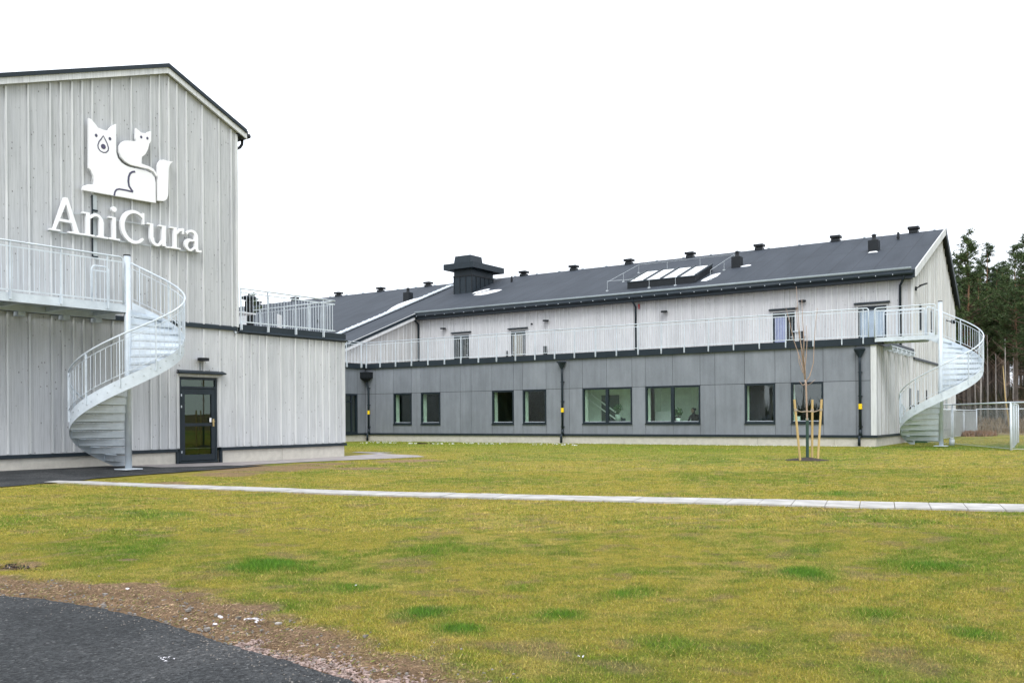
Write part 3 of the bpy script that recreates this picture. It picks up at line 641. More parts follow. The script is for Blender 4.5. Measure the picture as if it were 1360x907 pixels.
# ------------------------------------------------------------------ SPIRAL STAIRS
def spiral(root, Rr, zb, zt, ph0, ph1, nr, pole_top, pole_r=.075):
    A = lambda p: R(p + 33.6); da = (ph1 - ph0) / nr * 1.0; rise = (zt - zb) / nr
    P = lambda p, r, z: (r * math.cos(A(p)), r * math.sin(A(p)), z)
    nose = lambda p: zb + rise + (p - ph0) / da * rise
    mb = MB().tube([(0, 0, zb + .012), (0, 0, pole_top)], pole_r, 20); mb.build('central_pole', 'galv', root, True)
    MB().tube([(0, 0, pole_top), (0, 0, pole_top + .025)], pole_r + .006, 20).build('pole_cap', 'black', root)
    MB().box(-.22, .22, -.22, .22, zb - .01, zb + .012).build('base_plate', 'galv', root)
    t0 = MB(); a0, a1 = ph0, ph0 + da * 1.12; K = 4
    def tread(i):
        mb = MB(); a0 = ph0 + i * da; a1 = a0 + da * 1.10; z = zb + (i + 1) * rise
        ri, ro = pole_r - .01, Rr - .006; vs = []
        for k in range(K + 1):
            p = a0 + (a1 - a0) * k / K
            for r in (ri, ro):
                for zz in (z - .028, z): vs.append(P(p, r, zz))
        fs = [(0, 1, 3, 2), (K * 4, K * 4 + 2, K * 4 + 3, K * 4 + 1)]
        for k in range(K):
            b, c = k * 4, k * 4 + 4
            fs += [(b + 1, c + 1, c + 3, b + 3), (b, b + 2, c + 2, c), (b + 2, b + 3, c + 3, c + 2), (b, c, c + 1, b + 1)]
        mb.add(vs, fs)
        # back lip: folded riser plate leaning slightly, closes the gap up to the next tread
        q = [P(a1 - .6, ri, z - .02), P(a1 - .6, ro, z - .02), P(a1 + .5, ro, z + rise - .068), P(a1 + .5, ri, z + rise - .068)]
        q2 = [P(a1 - .1, ri, z - .02), P(a1 - .1, ro, z - .02), P(a1 + 1.0, ro, z + rise - .068), P(a1 + 1.0, ri, z + rise - .068)]
        mb.add(q + q2, [(0, 1, 2, 3), (7, 6, 5, 4), (0, 4, 5, 1), (1, 5, 6, 2), (2, 6, 7, 3), (3, 7, 4, 0)])
        # front lip hanging down at the nosing
        q = [P(a0, ri, z - .026), P(a0, ro, z - .026), P(a0 + .5, ro, z - .055), P(a0 + .5, ri, z - .055)]; q2 = [P(a0 + .35, ri, z - .026), P(a0 + .35, ro, z - .026), P(a0 + .8, ro, z - .055), P(a0 + .8, ri, z - .055)]
        mb.add(q + q2, [(0, 1, 2, 3), (7, 6, 5, 4), (0, 4, 5, 1), (1, 5, 6, 2), (2, 6, 7, 3), (3, 7, 4, 0)])
        mb.build('tread', 'galv', root)
    for i in range(nr - 1): tread(i)
    # outer stringer band
    def band(lo, hi, r0, r1, pa, pb, step=4):
        mb = MB(); n = max(2, int(abs(pb - pa) / step)); vs = []
        for k in range(n + 1):
            p = pa + (pb - pa) * k / n; c = nose(p)
            for r, z in ((r0, c + lo), (r0, c + hi), (r1, c + hi), (r1, c + lo)): vs.append(P(p, r, max(z, zb + .02)))
        fs = [(0, 1, 2, 3), (4 * n + 3, 4 * n + 2, 4 * n + 1, 4 * n)]
        for k in range(n):
            b = 4 * k
            for j in range(4): fs.append((b + j, b + 4 + j, b + 4 + (j + 1) % 4, b + (j + 1) % 4))
        return mb.add(vs, fs)
    mb = band(-.27, .035, Rr, Rr + .012, ph0 - 2, ph1); st = mb.build('stringer', 'galv', root, False)
    for i in range(nr - 1):
        for dp, dz in ((.25, -.05), (.85, -.13)):
            bo = MB()
            p = ph0 + (i + dp) * da; c = Vector(P(p, Rr + .012, nose(p) + dz)); d = Vector((math.cos(A(p)), math.sin(A(p)), 0)); bo.tube([c, c + d * .012], .013, 6); bo.build('bolt', 'galv_dull', st)
    RH = Rr + .03; H = .98
    ps = ph0 + da * 1.2; n = int((ph1 - ps) / 4)
    pts = [P(ps + (ph1 - ps) * k / n, RH, nose(ps + (ph1 - ps) * k / n) + H) for k in range(n + 1)]
    e0, e1 = Vector(pts[0]), Vector(pts[-1]); dd = (Vector(pts[-1]) - Vector(pts[-2])).normalized(); d0 = (Vector(pts[0]) - Vector(pts[1])).normalized()
    a = e1 + dd * .05 + Vector((0, 0, -.02)); b = e1 + dd * .08 + Vector((0, 0, -.1)); c = Vector((b.x, b.y, zt - .05))
    a2 = e0 + d0 * .05 + Vector((0, 0, -.03)); b2 = e0 + d0 * .08 + Vector((0, 0, -.11)); c2 = Vector((b2.x, b2.y, nose(ps) - .15))
    MB().tube([c2, b2, a2] + pts + [a, b, c], .021, 8).build('handrail', 'galv', root, True)
    mb = MB()
    for off in (.12, H - .13):
        mb.tube([P(ps + (ph1 - ps) * k / n, RH, nose(ps + (ph1 - ps) * k / n) + off) for k in range(n + 1)], .009, 5)
    nb = int((ph1 - ps) * math.pi / 180 * RH / .115)
    for k in range(nb + 1):
        p = ps + (ph1 - ps) * k / nb; mb.tube([P(p, RH, nose(p) + .12), P(p, RH, nose(p) + H - .13)], .0075, 5, False)
    mb.build('balusters', 'galv', root)
    npost = int((ph1 - ps) / 36)
    for k in range(npost + 1):
        p = ps + 6 + (ph1 - ps - 14) * k / npost
        d = Vector((-math.sin(A(p)), math.cos(A(p)), 0)); q = MB().bar(P(p, RH, nose(p) - .14), P(p, RH, nose(p) + H), .042, .02, up=d); q.build('post', 'galv', root)
def slab(mb, poly, z0, z1): return mb.prism(poly, lambda a, b, t: (a, b, t), z0, z1)

# left stair + balcony (root at the pole foot, world-aligned)
PL = (-18.96, 12.52)
ST1 = empty('spiral_staircase', (*PL, 0), 'galvanised spiral staircase and walkway in front of the tall gable wall', 'staircase', 0, 'galvanised spiral staircases')
spiral(ST1, 1.22, .075, 3.85, 119, 468, 20, 4.99)
cz, sz = math.cos(RZ), math.sin(RZ)
def l2w(n, s): return (LB0[0] + n * cz - s * sz, LB0[1] + n * sz + s * cz)
def w2l(x, y): dx, dy = x - LB0[0], y - LB0[1]; return (dx * cz + dy * sz, -dx * sz + dy * cz)
npole, spole = w2l(*PL); rel = lambda n, s: (l2w(n, s)[0] - PL[0], l2w(n, s)[1] - PL[1])
pe = (1.22 * math.cos(R(468 + 33.6)), 1.22 * math.sin(R(468 + 33.6)))
mb = MB(); nf = npole + .02; back = w2l(PL[0] + pe[0], PL[1] + pe[1])
slab(mb, [(.02, -.06), pe, rel(back[0] - .05, back[1]), rel(.22, spole + .55), rel(.22, -12.65), rel(nf, -12.65), rel(nf, spole)], 3.80, 3.85)
mb.build('walkway_deck', 'galv_dull', ST1)
mb = MB()
def lbar(a, b, z0, z1, w): 
    A_, B_ = rel(*a), rel(*b); mb.bar((*A_, (z0 + z1) / 2), (*B_, (z0 + z1) / 2), w, z1 - z0)
lbar((nf + .02, -12.65), (nf + .02, spole - .02), 3.68, 3.865, .02); lbar((.22, -12.65), (.22, spole + .5), 3.66, 3.80, .06)
for k in range(5): s = spole - .05 - k * 1.12; lbar((.24, s), (nf, s - .0), 3.70, 3.80, .05)
mb.build('walkway_beam', 'galv', ST1)
for s in (-8.2, -8.98, -10.0, -11.4, -12.8): mb = MB(); lbar((.03, s), (.26, s), 3.56, 3.655, .16); mb.build('wall_bracket', 'galv', ST1)
WR = (rel(nf + .05, -12.65), rel(nf + .05, spole - .14))
railing(ST1, WR[0], WR[1], 3.86, 4.93, [4.92 - k * 1.06 for k in range(5)][1:] , ends=(False, True), bracket=.14)
railing(ST1, rel(.25, -17), rel(.25, spole - .05), 3.86, 4.93, [], ends=(False, True)) if False else None
railing(ST1, rel(.30, spole + .30), rel(.30, spole - .12), 3.86, 4.90, [], ends=(True, True), bar_gap=.1)

# right stair + landing
PR = (-5.21, 35.90)
ST2 = empty('spiral_staircase', (*PR, 0), 'galvanised spiral staircase at the far right corner of the long building', 'staircase', 0, 'galvanised spiral staircases')
spiral(ST2, 1.36, .06, 4.08, 108, 441, 20, 5.27)
pe = (1.36 * math.cos(R(441 + 33.6)), 1.36 * math.sin(R(441 + 33.6)))
mb = MB(); slab(mb, [(.0, -.03), (pe[0], pe[1]), (-2.22, pe[1]), (-2.22, -.03)], 4.04, 4.085)
mb.box(-2.22, -.05, -.06, -.035, 3.93, 4.09); mb.box(-2.22, -.6, pe[1], pe[1] + .02, 3.93, 4.09); mb.box(-2.24, -2.22, -.06, pe[1], 3.93, 4.09)
for k in range(3): mb.box(-1.8 + k * .6, -1.75 + k * .6, 0, pe[1], 3.95, 4.04)
mb.build('landing', 'galv', ST2)
railing(ST2, (-2.24, -.09), (-.14, -.09), 4.09, 5.19, [.05, 1.02], ends=(True, True))
railing(ST2, (-.70, pe[1] + .05), (-2.2, pe[1] + .05), 4.09, 5.19, [.05, 1.0], ends=(True, True))
mb = MB()
for k in range(3): mb.box(-.02, .1, .3 + k * .0, .36, 0, 0.01)

# ------------------------------------------------------------------ LONG BUILDING (world-aligned; root at its front right corner)
XC, YG, YU = -7.45, 35.98, 43.59
MBL = (XC, YG, 0)
BB = empty('clinic_building', MBL, 'long two storey building with dark grey panels below, pale timber above and a black roof', 'building')
def wb(mb, name, mat, parent=BB, **k):
    o = mb.build(name, mat, parent, **k)
    if parent is BB: o.location = (-MBL[0], -MBL[1], 0)
    return o
JX = [-33.3, -32.58, -31.33, -30.1, -29.49, -28.23, -26.97, -26.31, -25.06, -23.8, -23.29, -21.99, -20.75, -20.06, -18.82, -17.58, -16.94, -15.66, -14.43, -13.78, -12.52, -11.27, -10.64, -9.39, -8.17, -7.64]
WIN = [(-31.33, -30.1, 0), (-29.49, -28.23, 0), (-25.06, -23.8, 0), (-23.29, -21.99, 0), (-20.06, -17.58, 1), (-16.94, -14.43, 1), (-12.52, -11.27, 0), (-10.64, -9.39, 0)]
ZB, ZT = .90, 2.49
fy = lambda a, z, t: (a, YG - t, z)
mb = MB(); wall_cells(mb, -33.3, XC - .02, .42, 3.86, [(a + .006, b - .006, ZB, ZT) for a, b, _ in WIN], lambda a, z, t: (a, YG + .03 - t, z), .22); wb(mb, 'backing_wall', 'black')
mb = MB(); G = .007
for a, b in zip(JX[:-1], JX[1:]):
    mb.box(a + G, b - G, YG, YG + .012, 2.505, 3.84)
    w = [x for x in WIN if x[0] <= a + .01 and b <= x[1] + .01]
    if w: mb.box(a + G, b - G, YG + .004, YG + .016, .43, ZB - .02)
    else: mb.box(a + G, b - G, YG, YG + .012, .43, 2.488)
JY = [24.5, 25.9, 27.2, 28.5, 29.9, 31.3, 33.12, 35.36, 35.97]
for a, b in zip(JY[:-1], JY[1:]):
    mb.box(-33.3, -33.288, a + G, b - G, 2.505, 3.84)
    if a != 33.12: mb.box(-33.3, -33.288, a + G, b - G, .43, 2.488)
wb(mb, 'wall_panels', 'panel')
mb = MB(); wall_cells(mb, 24, 35.97, .42, 3.86, [(33.12, 35.36, .42, 2.5)], lambda a, z, t: (-33.31 + t, a, z), .2); mb.box(-33.6, -33.305, 35.95, 36.3, .3, 3.86); wb(mb, 'wing_wall', 'black')
# windows
for a, b, dbl in WIN:
    m = MB(); f = .07; y0, y1 = YG - .012, YG + .12
    m.box(a + .01, a + f, y0, y1, ZB, ZT); m.box(b - f, b - .01, y0, y1, ZB, ZT); m.box(a + f, b - f, y0, y1, ZT - f, ZT); m.box(a + f, b - f, y0, y1, ZB, ZB + f)
    if dbl: c = (a + b) / 2; m.box(c - .065, c + .065, y0, y1, ZB + f, ZT - f)
    w = wb(m, 'window', 'dark')
    MB().box(a + f, b - f, YG + .06, YG + .066, ZB + f, ZT - f).build('pane', 'glass', w)
    MB().box(a - .01, b + .01, YG - .05, YG + .0, ZB - .045, ZB - .003).add([(a - .01, YG - .03, ZT + .004), (b + .01, YG - .03, ZT + .004), (b + .01, YG + .01, ZT + .02), (a - .01, YG + .01, ZT + .02)], [(0, 1, 2, 3)]).build('sill', 'dark', w)
    m = MB(); g_ = .015
    for p, q in (((a, (a + b) / 2), ((a + b) / 2, b)) if dbl else ((a, b),)): 
        m.box(p + f + (0 if p == a else -.005), q - f, YG + .058, YG + .0595, ZB + f, ZB + f + .02)
    m.build('glazing_bead', 'galv', w)
# glazed wing door
m = MB(); m.box(-33.40, -33.28, 33.13, 33.21, .43, 2.49); m.box(-33.40, -33.28, 35.27, 35.35, .43, 2.49); m.box(-33.40, -33.28, 33.21, 35.27, 2.41, 2.49); m.box(-33.40, -33.28, 33.21, 35.27, .43, .52); m.box(-33.38, -33.30, 34.9, 34.98, .52, 2.41); m.box(-33.38, -33.30, 33.21, 34.9, 2.05, 2.12)
w = wb(m, 'glazed_door', 'dark'); MB().box(-33.35, -33.345, 33.21, 35.27, .52, 2.41).build('pane', 'glass', w)
# foundation, flashings, corner board
mb = MB()
for a, b in zip(range(-33, -8, 3), list(range(-30, -8, 3)) + [-7.45]): mb.box(a + .006, b - .006, YG + .02, YG + .3, -.25, .335)
mb.box(-33.3, -33.006, YG + .02, YG + .3, -.25, .335)
y = YG + .02
while y < 56: mb.box(-7.75, XC - .02, max(y, YG + .304), min(y + 3, 56.4) - .01, -.25, .335); y += 3
mb.box(-33.6, -33.31, 24, 35.98, -.25, .335)
wb(mb, 'foundation', 'conc')
mb = MB(); mb.box(-33.3, XC + .05, YG - .045, YG + .2, .335, .425); mb.box(XC - .2, XC + .05, YG + .2, 56.4, .335, .425); mb.box(-33.34, -33.25, 24, 35.93, .335, .425); wb(mb, 'base_flashing', 'dark')
mb = MB(); mb.box(-7.632, XC + .022, YG - .03, YG + .02, .43, 3.845); mb.box(XC - .02, XC + .022, YG + .02, YG + .14, .43, 3.845); wb(mb, 'corner_board', 'white_wood')
# parapet coping
mb = MB(); mb.box(-33.42, XC + .06, YG - .07, YG + .35, 3.87, 4.11); mb.box(-33.5, XC + .09, YG - .10, YG - .05, 3.835, 3.885)
mb.box(XC - .3, XC + .06, YG + .35, YU - .02, 3.87, 4.11); mb.box(XC + .03, XC + .09, YG - .05, YU, 3.835, 3.885)
mb.box(-33.75, -33.22, 24, YG - .07, 3.87, 4.11); mb.box(-33.3, -33.19, 24, YG - .1, 3.835, 3.885)
wb(mb, 'parapet_coping', 'dark')
mb = MB(); mb.box(-35.9, XC - .3, YG + .35, YU, 3.7, 3.82); mb.box(-60, -33.75, 24, YU, 3.6, 3.8); wb(mb, 'terrace_deck', 'paving')
# upper timber wall with doors
UD = [(-33.12, -31.98), (-28.98, -27.98), (-13.74, -12.68), (-9.78, -8.55)]
ZD = 6.16
mb = MB(); wall_cells(mb, -35.92, XC, 3.8, 7.62, [(a, b, 3.86, ZD) for a, b in UD], lambda a, z, t: (a, YU - t, z), .14); uw = mb
random.seed(21); mb = MB(); x = -35.7
while x < -7.6:
    if not any(a - .12 < x < b + .12 for a, b in UD): mb.box(x - .019, x + .019, YU - .04, YU, 3.8, 7.5)
    else: mb.box(x - .019, x + .019, YU - .04, YU, ZD + .2, 7.5)
    x += random.choice([.25, .25, .5, .5])
mb.box(XC - .06, XC + .03, YU - .032, YU, 3.8, 7.5)
o = build2(uw, 'clad_r', mb, 'batten', 'upper_wall', BB); o.location = (-MBL[0], -MBL[1], 0)
for i, (a, b) in enumerate(UD):
    m = MB(); f = .07
    m.box(a, a + f, YU - .0, YU + .12, 3.86, ZD); m.box(b - f, b, YU, YU + .12, 3.86, ZD); m.box(a + f, b - f, YU, YU + .12, ZD - .16, ZD); m.box(a + f, b - f, YU, YU + .12, 3.86, 4.1)
    if i in (0, 3): m.box(a + .02, b + .02 - .04, YU - .03, YU, 4.7, 4.75) if i == 3 else m.box((a + b) / 2 - .04, (a + b) / 2 + .04, YU, YU + .12, 4.1, ZD - .16)
    w = wb(m, 'terrace_door', 'dark')
    MB().box(a + f, b - f, YU + .06, YU + .066, 4.1, ZD - .16).build('pane', 'glass_up', w)
    m = MB(); m.box(a - .07, a - .005, YU - .03, YU, 3.86, ZD + .07); m.box(b + .005, b + .07, YU - .03, YU, 3.86, ZD + .07); m.box(a - .005, b + .005, YU - .03, YU, ZD + .003, ZD + .07); m.build('trim', 'white_wood', w)
    MB().box(a - .16, b + .16, YU - .16, YU, ZD + .11, ZD + .15).add([(a - .16, YU - .16, ZD + .15), (b + .16, YU - .16, ZD + .15), (b + .16, YU, ZD + .2), (a - .16, YU, ZD + .2)], [(0, 1, 2, 3)]).build('canopy', 'dark', w)
    if i in (1, 2):
        c = (a + b) / 2
        MB().box(a + f, c + (.1 if i == 2 else .25), YU + .07, YU + .08, 4.3 if i == 2 else 4.6, ZD - .16).build('blind', 'curtain' if i == 2 else 'curtain_y', w)
    if i == 3: MB().box(a + f, b - f, YU + .07, YU + .08, 4.35, ZD - .16).build('blind', 'blind_blue', w)  # sheet behind the glass, coloured as the sky reflection on this door
    MB().tube([(b - .1 if i != 1 else a + .16, YU - .02, 4.95), (b - .1 if i != 1 else a + .16, YU - .06, 4.95), (b - .2 if i != 1 else a + .26, YU - .06, 4.95)], .014, 6).build('handle', 'galv', w)
    mb = MB().box(a - .5, b + .5, YU + 3, YU + 3.02, 3.82, 6.6).box(a - .5, a - .48, YU + .14, YU + 3, 3.82, 6.6).box(b + .48, b + .5, YU + .14, YU + 3, 3.82, 6.6).box(a - .5, b + .5, YU + .14, YU + 3, 3.8, 3.82).box(a - .5, b + .5, YU + .14, YU + 3, 6.58, 6.6)
    wb(mb, 'upper_room', 'room_dark')
# wall under the rake (faces +X)
SLP = .376; ZE = 7.60; YE = 43.15
zr = lambda y: ZE + SLP * (y - YE)
mb = MB(); P_ = [(34.0, 3.8), (YU, 3.8), (YU, zr(YU) - .2), (34.0, zr(34.0) - .2)]
mb.prism(P_, lambda a, z, t: (-35.92 + t, a, z), 0, -.2); uw = mb
mb = MB(); y = 34.2
while y < YU: mb.box(-35.92, -35.892, y - .02, y + .02, 3.8, zr(y) - .24); y += random.choice([.25, .5])
o = build2(uw, 'clad_e', mb, 'batten', 'side_wall', BB); o.location = (-MBL[0], -MBL[1], 0)
# gable end wall, facing the stair
YR, ZR, YB, ZBk = 51.70, zr(51.70), 56.55, 7.45
EW = [(36.05, .42), (56.4, .42), (56.4, ZBk - .15), (YR, ZR - .22), (YU - .01, zr(YU) - .22), (YU - .01, 3.86), (36.05, 3.86)]
mb = MB(); mb.prism(EW, lambda a, z, t: (XC + t, a, z), 0, -.2); uw = mb
def zend(y): return 3.84 if y < YU else min(zr(y) - .25, ZR - .25 - (y - YR) * (ZR - ZBk) / (YB - YR))
mb = MB(); y = 36.35; random.seed(4)
while y < 56.3:
    z1 = zend(y)
    mb.box(XC, XC + .04, y - .02, y + .02, .43, z1); y += random.choice([.25, .25, .5, .5])
mb.box(XC, XC + .034, YU - .01, YU + .09, 3.86, zend(YU + .1)); mb.box(XC, XC + .034, 56.3, 56.42, .43, 7.1)
o = build2(uw, 'clad_e', mb, 'batten', 'end_wall', BB); o.location = (-MBL[0], -MBL[1], 0)
mb = MB(); mb.box(XC + .0, XC + .07, YU, 56.4, 3.66, 3.76); wb(mb, 'belt_flashing', 'dark')
mb = MB()
for k in range(6): y = 37.2 + k * .92; mb.box(XC + .03, XC + .36, y, y + .14, 3.70, 3.83)
mb.box(XC + .30, XC + .36, 37.0, 42.2, 3.835, 3.87); wb(mb, 'steel_bracket', 'galv')
for y, z, w_, h_ in ((42.5, 1.4, .35, .95), (44.4, 1.4, .35, .9), (46.6, 1.4, .35, .95), (45.3, 5.1, .3, 1.2), (48.2, 5.1, .3, 1.2)):
    m = MB().box(XC - .02, XC + .045, y, y + w_, z, z + h_); w = wb(m, 'window', 'dark'); MB().box(XC + .046, XC + .05, y + .05, y + w_ - .05, z + .05, z + h_ - .05).build('pane', 'black', w)
mb = MB(); 
for y in (50.2, 51.4, 52.6): mb.tube([(XC + .09, y, .5), (XC + .09, y, 2.9), (XC + .2, y, 3.05), (XC + .3, y, 2.95)], .05, 8)
wb(mb, 'vent_pipe', 'galv', smooth=True)
mb = MB(); mb.tube([(XC + .03, 44.1, 6.95), (XC + .12, 44.1, 6.90), (XC + .26, 44.3, 7.02)], .03, 8); mb.bar((XC + .22, 44.2, 7.0), (XC + .42, 44.55, 7.12), .13, .06); mb.tube([(XC + .02, 44.1, 6.85), (XC + .1, 44.1, 6.85)], .08, 10); wb(mb, 'floodlight', 'black')
mb = MB(); mb.tube([(XC + .03, 53.0, 6.2), (XC + .3, 53.0, 6.1)], .03, 6); mb.box(XC + .3, XC + .5, 52.9, 53.1, 6.0, 6.2); wb(mb, 'floodlight', 'black')
# roof: front slope continues lower in front of the left part (catslide)
XL, XR, XV = -64, XC + .22, -35.72
mb = MB(); th = .13
def quad_roof(x0, x1, y0, y1):
    z0, z1 = zr(y0), zr(y1)
    mb.add([(x, y, z + d) for d in (0, -th) for x, y, z in ((x0, y0, z0), (x1, y0, z0), (x1, y1, z1), (x0, y1, z1))], [(0, 1, 2, 3), (7, 6, 5, 4), (0, 4, 5, 1), (1, 5, 6, 2), (2, 6, 7, 3), (3, 7, 4, 0)])
quad_roof(XL, XR, YE, YR); quad_roof(XL, XV, 33.5, YE - .001)
mb.add([(x, y, z + d) for d in (0, -th) for x, y, z in ((XL, YR, ZR), (XR, YR, ZR), (XR, YB, ZBk), (XL, YB, ZBk))], [(0, 1, 2, 3), (7, 6, 5, 4), (0, 4, 5, 1), (1, 5, 6, 2), (2, 6, 7, 3), (3, 7, 4, 0)])
ROOF = wb(mb, 'roof', 'roof')
RP = lambda x, y, d=0: (x, y, zr(y) + d)
def rbar(mb, x0, x1, y0, y1, d0, d1):
    mb.add([RP(x, y, d) for d in (d0, d1) for x, y in ((x0, y0), (x1, y0), (x1, y1), (x0, y1))], [(0, 1, 2, 3), (7, 6, 5, 4), (0, 4, 5, 1), (1, 5, 6, 2), (2, 6, 7, 3), (3, 7, 4, 0)])
mb = MB(); rbar(mb, XR - .03, XR + .035, YE - .03, YR, -.30, .05); mb.build('verge_trim', 'white_wood', ROOF); mb = MB(); rbar(mb, XV - .02, XV + .03, 33.5, YE - .06, .03, .055); mb.build('verge_trim', 'white_wood', ROOF)
mb = MB(); rbar(mb, XR - .12, XR - .031, YE, YR, -.36, -.22); mb.build('barge_board', 'batten', ROOF); mb = MB(); rbar(mb, XV - .12, XV + .02, 33.5, YE - .10, -.34, -.16); mb.build('barge_board', 'batten', ROOF)
mb = MB(); rbar(mb, XV - .03, XV + .04, 33.5, YE - .06, -.155, .028)
mb.add([(x, y, z + d) for d in (.05, -.36) for x, y, z in ((XR - .04, YR, ZR), (XR + .05, YR, ZR), (XR + .05, YB, ZBk), (XR - .04, YB, ZBk))], [(0, 1, 2, 3), (7, 6, 5, 4), (0, 4, 5, 1), (1, 5, 6, 2), (2, 6, 7, 3), (3, 7, 4, 0)])
mb.box(XV + .0, XR - .04, YE - .02, YE + .03, ZE - .36, ZE - .0); mb.build('fascia', 'dark', ROOF)
mb = MB().tube([(XV - .1, YE - .09, ZE - .14), (XR - .12, YE - .09, ZE - .14)], .085, 12); mb.build('gutter', 'dark', ROOF, True)
mb = MB().tube([(XV - .1, YE + .04, ZE + .08), (XR - .2, YE + .04, ZE + .08)], .068, 10); mb.build('snow_guard', 'galv_dark', ROOF, True)
x = XV + .2
while x < XR - .3: MB().box(x - .015, x + .015, YE - .19, YE - .0, ZE - .19, ZE - .15).build('gutter_bracket', 'galv', ROOF); x += .72
mb = MB().box(XV, XC + .02, YE + .03, YU, ZE - .36, ZE - .32); mb.build('soffit', 'dark', ROOF)
# metal strip walkway and snow on it
mb = MB(); rbar(mb, -38.86, -38.42, 37.6, 50.6, .06, .12)
for k in range(26): y = 37.8 + k * .5; rbar(mb, -38.88, -38.40, y, y + .06, .12, .15)
mb.build('roof_walkway', 'galv', ROOF)
def blob(mb, pts, h):
    n = len(pts); cx = sum(p[0] for p in pts) / n; cy = sum(p[1] for p in pts) / n
    v = [RP(*p, .004) for p in pts] + [RP(cx + (p[0] - cx) * .75, cy + (p[1] - cy) * .75, h) for p in pts]
    mb.add(v, [(k, (k + 1) % n, n + (k + 1) % n, n + k) for k in range(n)] + [tuple(range(n, 2 * n))])
for pts_, h_ in (([(-38.88, 43.6), (-38.86, 47.9), (-39.3, 47.7), (-39.55, 47.0), (-39.7, 46.0), (-39.45, 44.9), (-39.1, 44.1)], .10), ([(-34.1, 46.95), (-33.5, 46.75), (-33.0, 46.85), (-32.5, 47.3), (-32.4, 47.75), (-32.8, 47.8), (-33.6, 47.5)], .07), ([(-34.6, 47.5), (-34.3, 47.45), (-33.75, 48.15), (-33.7, 48.3), (-34.0, 48.2)], .06), ([(-17.9, 44.8), (-17.55, 44.75), (-17.3, 45.6), (-17.35, 46.3), (-17.7, 46.0)], .06), ([(-16.7, 47.35), (-16.3, 47.3), (-16.1, 47.5), (-16.3, 47.6)], .05), ([(-10.2, 47.6), (-9.7, 47.6), (-9.8, 47.75), (-10.1, 47.75)], .05)):
    mb = MB(); blob(mb, pts_, h_); mb.build('snow_patch', 'snow', ROOF)
# big ventilation chimney
cx0, cx1, cy0, cy1 = -36.33, -34.87, 47.86, 50.3
mb = MB().box(cx0, cx1, cy0, cy1, 9.0, 10.95); ch = mb.build('chimney', 'dark', ROOF)
mb = MB()
for k in range(4): x = cx0 + (cx1 - cx0) * k / 3; mb.box(x - .02, x + .02, cy0 - .03, cy0, zr(cy0), 10.48)
for k in range(6): y = cy0 + (cy1 - cy0) * k / 5; mb.box(cx1, cx1 + .03, y - .02, y + .02, zr(y), 10.48)
mb.box(cx0 - .04, cx1 + .04, cy0 - .04, cy1 + .04, 10.48, 10.56); mb.build('seam', 'black', ch)
mb = MB().box(cx0 - .55, cx1 + .40, cy0 - .42, cy1 + .75, 10.95, 11.33); mb.build('cap', 'dark', ch)
mb = MB(); a, b, c, d = cx0 + .02, cx1 - .05, cy0 - .05, cy0 + 1.35
mb.add([(a, c, 11.33), (b, c, 11.33), (b, d, 11.33), (a, d, 11.33), (a + .07, c + .07, 11.86), (b - .07, c + .07, 11.86), (b - .07, d - .07, 11.86), (a + .07, d - .07, 11.86)], [(3, 2, 1, 0), (4, 5, 6, 7), (0, 1, 5, 4), (1, 2, 6, 5), (2, 3, 7, 6), (3, 0, 4, 7)])
mb.box(cx1 - .5, cx1 - .2, cy1 - .1, cy1 + .2, 11.33, 11.48); mb.build('hood', 'dark', ch)
# skylight bank
sx0, sx1, sy0, sy1 = -22.0, -18.1, 44.55, 47.0
mb = MB(); rbar(mb, sx0, sx1, sy0, sy1, -.02, .34); sk = mb.build('skylight', 'black', ROOF)
mb = MB(); rbar(mb, sx0 - .03, sx1 + .03, sy0 - .03, sy0 + .07, .345, .39); rbar(mb, sx0 - .03, sx1 + .03, sy1 - .07, sy1 + .03, .345, .39)
for k in range(5): x = sx0 + (sx1 - sx0) * k / 4; rbar(mb, x - .065, x + .065, sy0 + .07, sy1 - .07, .345, .43)
mb.build('skylight_frame', 'dark', sk)
mb = MB()
for k in range(4): x = sx0 + (sx1 - sx0) * k / 4; rbar(mb, x + .066, x + (sx1 - sx0) / 4 - .066, sy0 + .07, sy1 - .07, .345, .36)
mb.build('skylight_pane', 'snow', sk)  # plain white panes: the reflected sky is put into their colour
mb = MB(); q = [(-23.2, 44.5), (-23.2, 48.5), (-17.4, 48.5), (-17.4, 44.9)]
mb.tube([RP(*p, .50) for p in q], .012, 6); mb.tube([RP(-23.2, 44.5, .55), RP(-21.4, 44.3, .55)], .015, 6)
for p in q + [(-21.4, 48.5), (-19.4, 48.5), (-17.4, 46.9), (-23.2, 46.5), (-20.6, 44.32), (-19.1, 44.32)]: mb.tube([RP(*p), RP(*p, .50)], .011, 6); mb.box(p[0] - .06, p[0] + .06, p[1] - .06, p[1] + .06, zr(p[1]) - .02, zr(p[1]) + .05)
mb.build('skylight_guard', 'galv_dull', ROOF)
# roof vents
def stack(x, y, s=1.0):
    z = zr(y); mb = MB().box(x - .24 * s, x + .24 * s, y - .24 * s, y + .24 * s, z - .12, z + .52 * s); mb.tube([(x, y, z + .52 * s), (x, y, z + .62 * s)], .18 * s, 12, r1=.11 * s); mb.tube([(x, y, z + .6 * s), (x, y, z + .80 * s)], .10 * s, 12); mb.tube([(x, y, z + .78 * s), (x, y, z + .86 * s)], .15 * s, 12, r1=.06 * s)
    return mb.build('flue', 'black', ROOF)
stack(-9.97, 47.95); stack(-16.89, 47.5); stack(-39.9, 47.4); stack(-55.5, 47.0)
for x, y in ((-9.25, 50.2), (-33.1, 49.9), (-44.2, 43.2)): mb = MB().tube([RP(x, y), RP(x, y, .38 if x > -40 else .2)], .06, 10); mb.tube([RP(x, y, .1), RP(x, y, .14)], .09, 10); mb.build('vent_pipe', 'black', ROOF)
